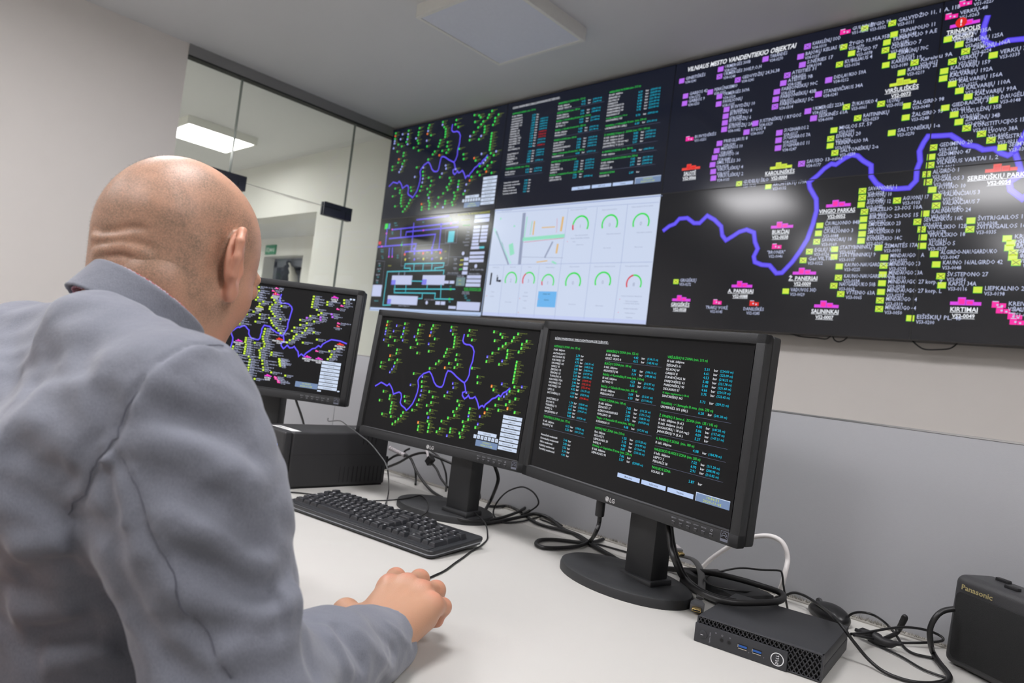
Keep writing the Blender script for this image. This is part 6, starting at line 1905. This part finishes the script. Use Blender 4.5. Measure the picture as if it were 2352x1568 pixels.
def skin_tint(V):
    q = (V - HC) @ HB / HS
    x, y, z = q.T
    inhead = (np.linalg.norm(V - HC, axis=1) < .16)
    top = 1 - sstep(z + .35 * y, .035, .072)
    low = sstep(z, -.105, -.072)
    front = 1 - sstep(y, .005, .045) * .8
    ear = 1 - sstep(np.abs(x), .0785, .082)
    m_ = .92 * top * low * front * ear * inhead
    m_ = np.maximum(m_, .28 * inhead * ear * (1 - sstep(y, .02, .06)) * sstep(z, -.06, 0))
    earred = sstep(np.abs(x), .078, .083) * inhead * .35
    hand = (q * 0)[:, 0]
    hq = (V - WR) @ hand_frame(WR, (-.42, .907, 0), 1)
    for kx, ky in ((-.035, .09), (-.011, .097), (.013, .093), (.033, .082), (-.047, .137), (-.014, .139), (.016, .126), (.037, .106)):
        hand = np.maximum(hand, .55 * np.exp(-(((hq[:, 0] - kx) ** 2 + (hq[:, 1] - ky) ** 2) / .011 ** 2)) * (np.abs(hq[:, 2]) < .06))
    hand = np.maximum(hand, inhead * .25 * sstep(y, .02, .05) * (1 - sstep(z, .0, .03)))
    g = np.maximum(earred, hand)
    hand_dim = (np.linalg.norm(V - WR, axis=1) < .3) * .75 * (V[:, 2] < .95)  # hand darkened in colour to offset the stronger light on it
    return np.stack([m_, g, hand_dim], 1)
def cloth_mat(name, col, wave=1300.0, amt=.30):
    M = mat(name, col, 0.85, noise=0.05, nscale=40, spec=0.25, sheen=0.25)
    nt = M.node_tree; b = nt.nodes['Principled BSDF']; src = b.inputs['Base Color'].links[0].from_socket
    tc = nt.nodes.new('ShaderNodeTexCoord'); mp = nt.nodes.new('ShaderNodeMapping'); mp.inputs['Rotation'].default_value = (.4, .7, .2)
    nt.links.new(tc.outputs['Object'], mp.inputs[0])
    mp.inputs['Scale'].default_value = (1.0, 1.0, .32)
    w_ = nt.nodes.new('ShaderNodeTexNoise'); w_.inputs['Scale'].default_value = wave; w_.inputs['Detail'].default_value = 2
    nt.links.new(mp.outputs[0], w_.inputs['Vector'])
    mx_ = nt.nodes.new('ShaderNodeMix'); mx_.data_type = 'RGBA'; mx_.blend_type = 'MULTIPLY'; mx_.inputs[0].default_value = 1.0
    cr = nt.nodes.new('ShaderNodeMapRange'); cr.inputs[3].default_value = 1 - amt; cr.inputs[4].default_value = 1 + amt
    nt.links.new(w_.outputs['Fac'], cr.inputs[0]); cc = nt.nodes.new('ShaderNodeCombineColor')
    for i in range(3): nt.links.new(cr.outputs[0], cc.inputs[i])
    nt.links.new(src, mx_.inputs[6]); nt.links.new(cc.outputs[0], mx_.inputs[7]); nt.links.new(mx_.outputs[2], b.inputs['Base Color'])
    bp = nt.nodes.new('ShaderNodeBump'); bp.inputs['Strength'].default_value = .35; bp.inputs['Distance'].default_value = .0006
    nt.links.new(w_.outputs['Fac'], bp.inputs['Height'])
    n3 = nt.nodes.new('ShaderNodeTexNoise'); n3.inputs['Scale'].default_value = 34; n3.inputs['Detail'].default_value = 4
    nt.links.new(tc.outputs['Object'], n3.inputs['Vector'])
    b2 = nt.nodes.new('ShaderNodeBump'); b2.inputs['Strength'].default_value = .5; b2.inputs['Distance'].default_value = .004
    nt.links.new(n3.outputs['Fac'], b2.inputs['Height']); nt.links.new(bp.outputs[0], b2.inputs['Normal']); nt.links.new(b2.outputs[0], b.inputs['Normal'])
    return M
M_jack = cloth_mat('grey_blue_twill', (124, 127, 138))
M_trou = cloth_mat('dark_trousers', (48, 50, 58))
M_shirt = mat('red_check_shirt', (170, 44, 52), 0.8)
nt = M_shirt.node_tree; b = nt.nodes['Principled BSDF']
tc = nt.nodes.new('ShaderNodeTexCoord'); ck = nt.nodes.new('ShaderNodeTexChecker'); ck.inputs['Scale'].default_value = 420
ck.inputs[1].default_value = srgb((176, 44, 54)) + (1,); ck.inputs[2].default_value = srgb((206, 186, 200)) + (1,)
nt.links.new(tc.outputs['Object'], ck.inputs[0]); nt.links.new(ck.outputs[0], b.inputs['Base Color'])

ROOT = (3.69, -3.0, 0.0)
man = thing('person', 'bald man in a grey blazer seen from behind, leaning over the desk, hand on mouse', 'person', ROOT)
KR = np.array([3.84, -2.60, .54]); KL = np.array([3.50, -2.60, .54]); AR = np.array([3.84, -2.52, .12]); AL = np.array([3.48, -2.50, .12])
HR_ = PV + Rt * .09; HL_ = PV - Rt * .09
def body_sdf(P):
    B = np.stack([Rt, Ft, Z3], 1)
    d = ell(P, C7 + Ft * .07 - Z3 * .22, (.12, .070, .13), B)
    d = smin(d, ell(P, PV + Z3 * .12 + Ft * .01, (.14, .11, .22), B), .05)
    d = smin(d, cone(P, C7 - Z3 * .12 + Ft * .07, C7 + Ft * .06 + Z3 * .01, .045, .045), .03)
    for S, E_, W_, H_, K_, A_ in ((SR, ER, WR, HR_, KR, AR), (SL, EL, WL, HL_, KL, AL)):
        d = smin(d, cone(P, C7 - Z3 * .11 + Ft * .03, S - Z3 * .02, .034, .030), .02)
        d = smin(d, cone(P, S, E_, .045, .038), .02); d = smin(d, cone(P, E_, E_ + (W_ - E_) * .85, .036, .026), .02)
        d = smin(d, cone(P, H_, K_, .075, .052), .03); d = smin(d, cone(P, K_, A_, .05, .034), .02)
    return d
def trouser_sdf(P):
    B = np.stack([Rt, Ft, Z3], 1)
    d = ell(P, PV, (.175, .135, .13), B)
    for H_, K_, A_ in ((HR_, KR, AR), (HL_, KL, AL)):
        d = smin(d, cone(P, H_, K_, .092, .068), .03); d = smin(d, cone(P, K_, A_, .068, .058), .02)
    d = d + .002 * np.sin(P[:, 2] * 60 + 3 * np.sin(P[:, 0] * 20))
    return smax(d, .10 - P[:, 2], .004)
def shoe_sdf(P, A_):
    d = cone(P, A_ + [0, 0, -.04], A_ + [0, .02, -.06], .042, .045)
    d = smin(d, cone(P, A_ + [0, .05, -.075], A_ + [0, .16, -.085], .040, .034), .03)
    return smax(d, .002 - P[:, 2], .003)
hv, hf_ = surface_net(head_sdf, HC - [.15, .16, .17], HC + [.13, .15, .13], .0018)
rv, rf = surface_net(lambda P: hand_sdf(P, WR, (-.42, .907, 0), 1, ER), WR - [.14, .09, .05], WR + [.11, .20, .07], .0013)
lv, lf = surface_net(lambda P: hand_sdf(P, WL, (.35, .93, 0), -1, EL), WL - [.12, .09, .05], WL + [.14, .20, .07], .0022)
bv, bf = surface_net(body_sdf, (3.25, -3.3, .05), (4.05, -2.4, 1.2), .008)
body, V, F = mesh_obj('body', [(hv, hf_, 0), (rv, rf, 0), (lv, lf, 0), (bv, bf, 0)], [M_skin], man, ROOT, 1, skin_tint)
jv, jf = surface_net(jacket_sdf, (3.2, -3.35, .38), (4.05, -2.42, 1.2), .0029)
mesh_obj('jacket', [(jv, jf, 0)], [M_jack], man, ROOT, 1)
def on_surface(pts, off=0.0, n=4):
    Q = []
    for a, b in zip(pts, pts[1:]):
        for k in range(n): Q.append(np.array(a) * (1 - k / n) + np.array(b) * k / n)
    Q.append(np.array(pts[-1])); Q = np.array(Q, float)
    for _ in range(4):
        d = jacket_sdf(Q); g = np.stack([jacket_sdf(Q + np.eye(3)[i] * .0015) - jacket_sdf(Q - np.eye(3)[i] * .0015) for i in range(3)], 1)
        g /= np.linalg.norm(g, axis=1)[:, None] + 1e-9
        Q = Q - g * np.clip(d - off, -.006, .006)[:, None]
    return Q
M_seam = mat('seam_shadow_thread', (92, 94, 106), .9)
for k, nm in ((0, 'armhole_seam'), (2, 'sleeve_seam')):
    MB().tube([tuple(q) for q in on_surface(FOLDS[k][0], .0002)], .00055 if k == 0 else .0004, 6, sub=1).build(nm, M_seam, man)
cv, cf = surface_net(collar_sdf, C7 - [.11, .11, .09], C7 + [.11, .2, .09], .0016)
mesh_obj('jacket_collar', [(cv, cf, 0)], [M_jack], man, ROOT, 1)
sv, sf = surface_net(lambda P: collar_sdf(P, -.0052, .0026, .0012), C7 - [.11, .11, .09], C7 + [.11, .2, .09], .0012)
mesh_obj('shirt_collar', [(sv, sf, 0)], [M_shirt], man, ROOT, 1)
tv, tf = surface_net(trouser_sdf, (3.3, -3.25, .08), (4.0, -2.4, .75), .007)
mesh_obj('trousers', [(tv, tf, 0)], [M_trou], man, ROOT, 1)
for A_ in (AR, AL):
    v_, f_ = surface_net(lambda P: shoe_sdf(P, A_), A_ - [.07, .08, .13], A_ + [.07, .24, .05], .004)
    mesh_obj('shoe', [(v_, f_, 0)], [mat('shoe_leather', (26, 24, 24), .35)], man, ROOT, 1)
# stubble as short hairs
hr = MB(); rng = np.random.default_rng(4)
fc = hv[hf_].mean(1); fn = np.cross(hv[hf_[:, 2]] - hv[hf_[:, 0]], hv[hf_[:, 3]] - hv[hf_[:, 1]]); fn /= np.linalg.norm(fn, axis=1)[:, None] + 1e-12
if ((fc - HC) * fn).sum(1).mean() < 0: fn = -fn
wgt = skin_tint(fc)[:, 0]
sel = rng.choice(len(fc), 15000, p=wgt / wgt.sum())
hvv = []; hff = []
for i in sel:
    p = fc[i] + rng.normal(0, .0006, 3) ; n_ = fn[i] + rng.normal(0, .45, 3) - Z3 * .35; n_ /= np.linalg.norm(n_)
    s_ = np.cross(n_, rng.normal(0, 1, 3)); s_ /= np.linalg.norm(s_)
    o = len(hvv); Lh = rng.uniform(.0010, .0022)
    hvv += [tuple(p - s_ * .00007 - fn[i] * .0004), tuple(p + s_ * .00007 - fn[i] * .0004), tuple(p + n_ * Lh)]; hff.append((o, o + 1, o + 2))
hr.add(hvv, hff)
ho = hr.build('hair', mat('grey_brown_hair', (150, 138, 122), .5), man); ho['kind'] = 'stuff'; ho['label'] = 'very short grey brown stubble'

# ---- the chair under him
M_ch = mat('chair_fabric', (44, 46, 52), .9, bump=.4, bscale=900)
ch = thing('office_chair', 'dark swivel seat under the man, below the picture\'s lower edge', 'chair', (3.68, -3.02, 0))
MB().rbox((3.46, -3.22, .395), (3.90, -2.80, .462), .025, 4).build('seat', M_ch, ch)
MB().lathe([(.03, .09), (.03, .25), (.022, .25), (.022, .39), (.09, .39), (.09, .398)], 20, 0, Matrix.Translation(Vector((3.68, -3.02, 0)))).build('gas_lift', M_steel, ch)
for i in range(5):
    a = 2 * pi * i / 5 + .3; c_, s_ = math.cos(a), math.sin(a)
    MB().tube([(3.68 + c_ * .02, -3.02 + s_ * .02, .11), (3.68 + c_ * .16, -3.02 + s_ * .16, .095), (3.68 + c_ * .28, -3.02 + s_ * .28, .075)], [.026, .022, .016], 10).build('base_leg', M_plug, ch)
    MB().lathe([(0, -.012), (.024, -.012), (.026, 0), (.024, .012), (0, .012)], 18, 0, Matrix.Translation(Vector((3.68 + c_ * .285, -3.02 + s_ * .285, .027))) @ Matrix.Rotation(a, 4, 'Z') @ Matrix.Rotation(pi / 2, 4, 'X')).build('castor', M_plug, ch)
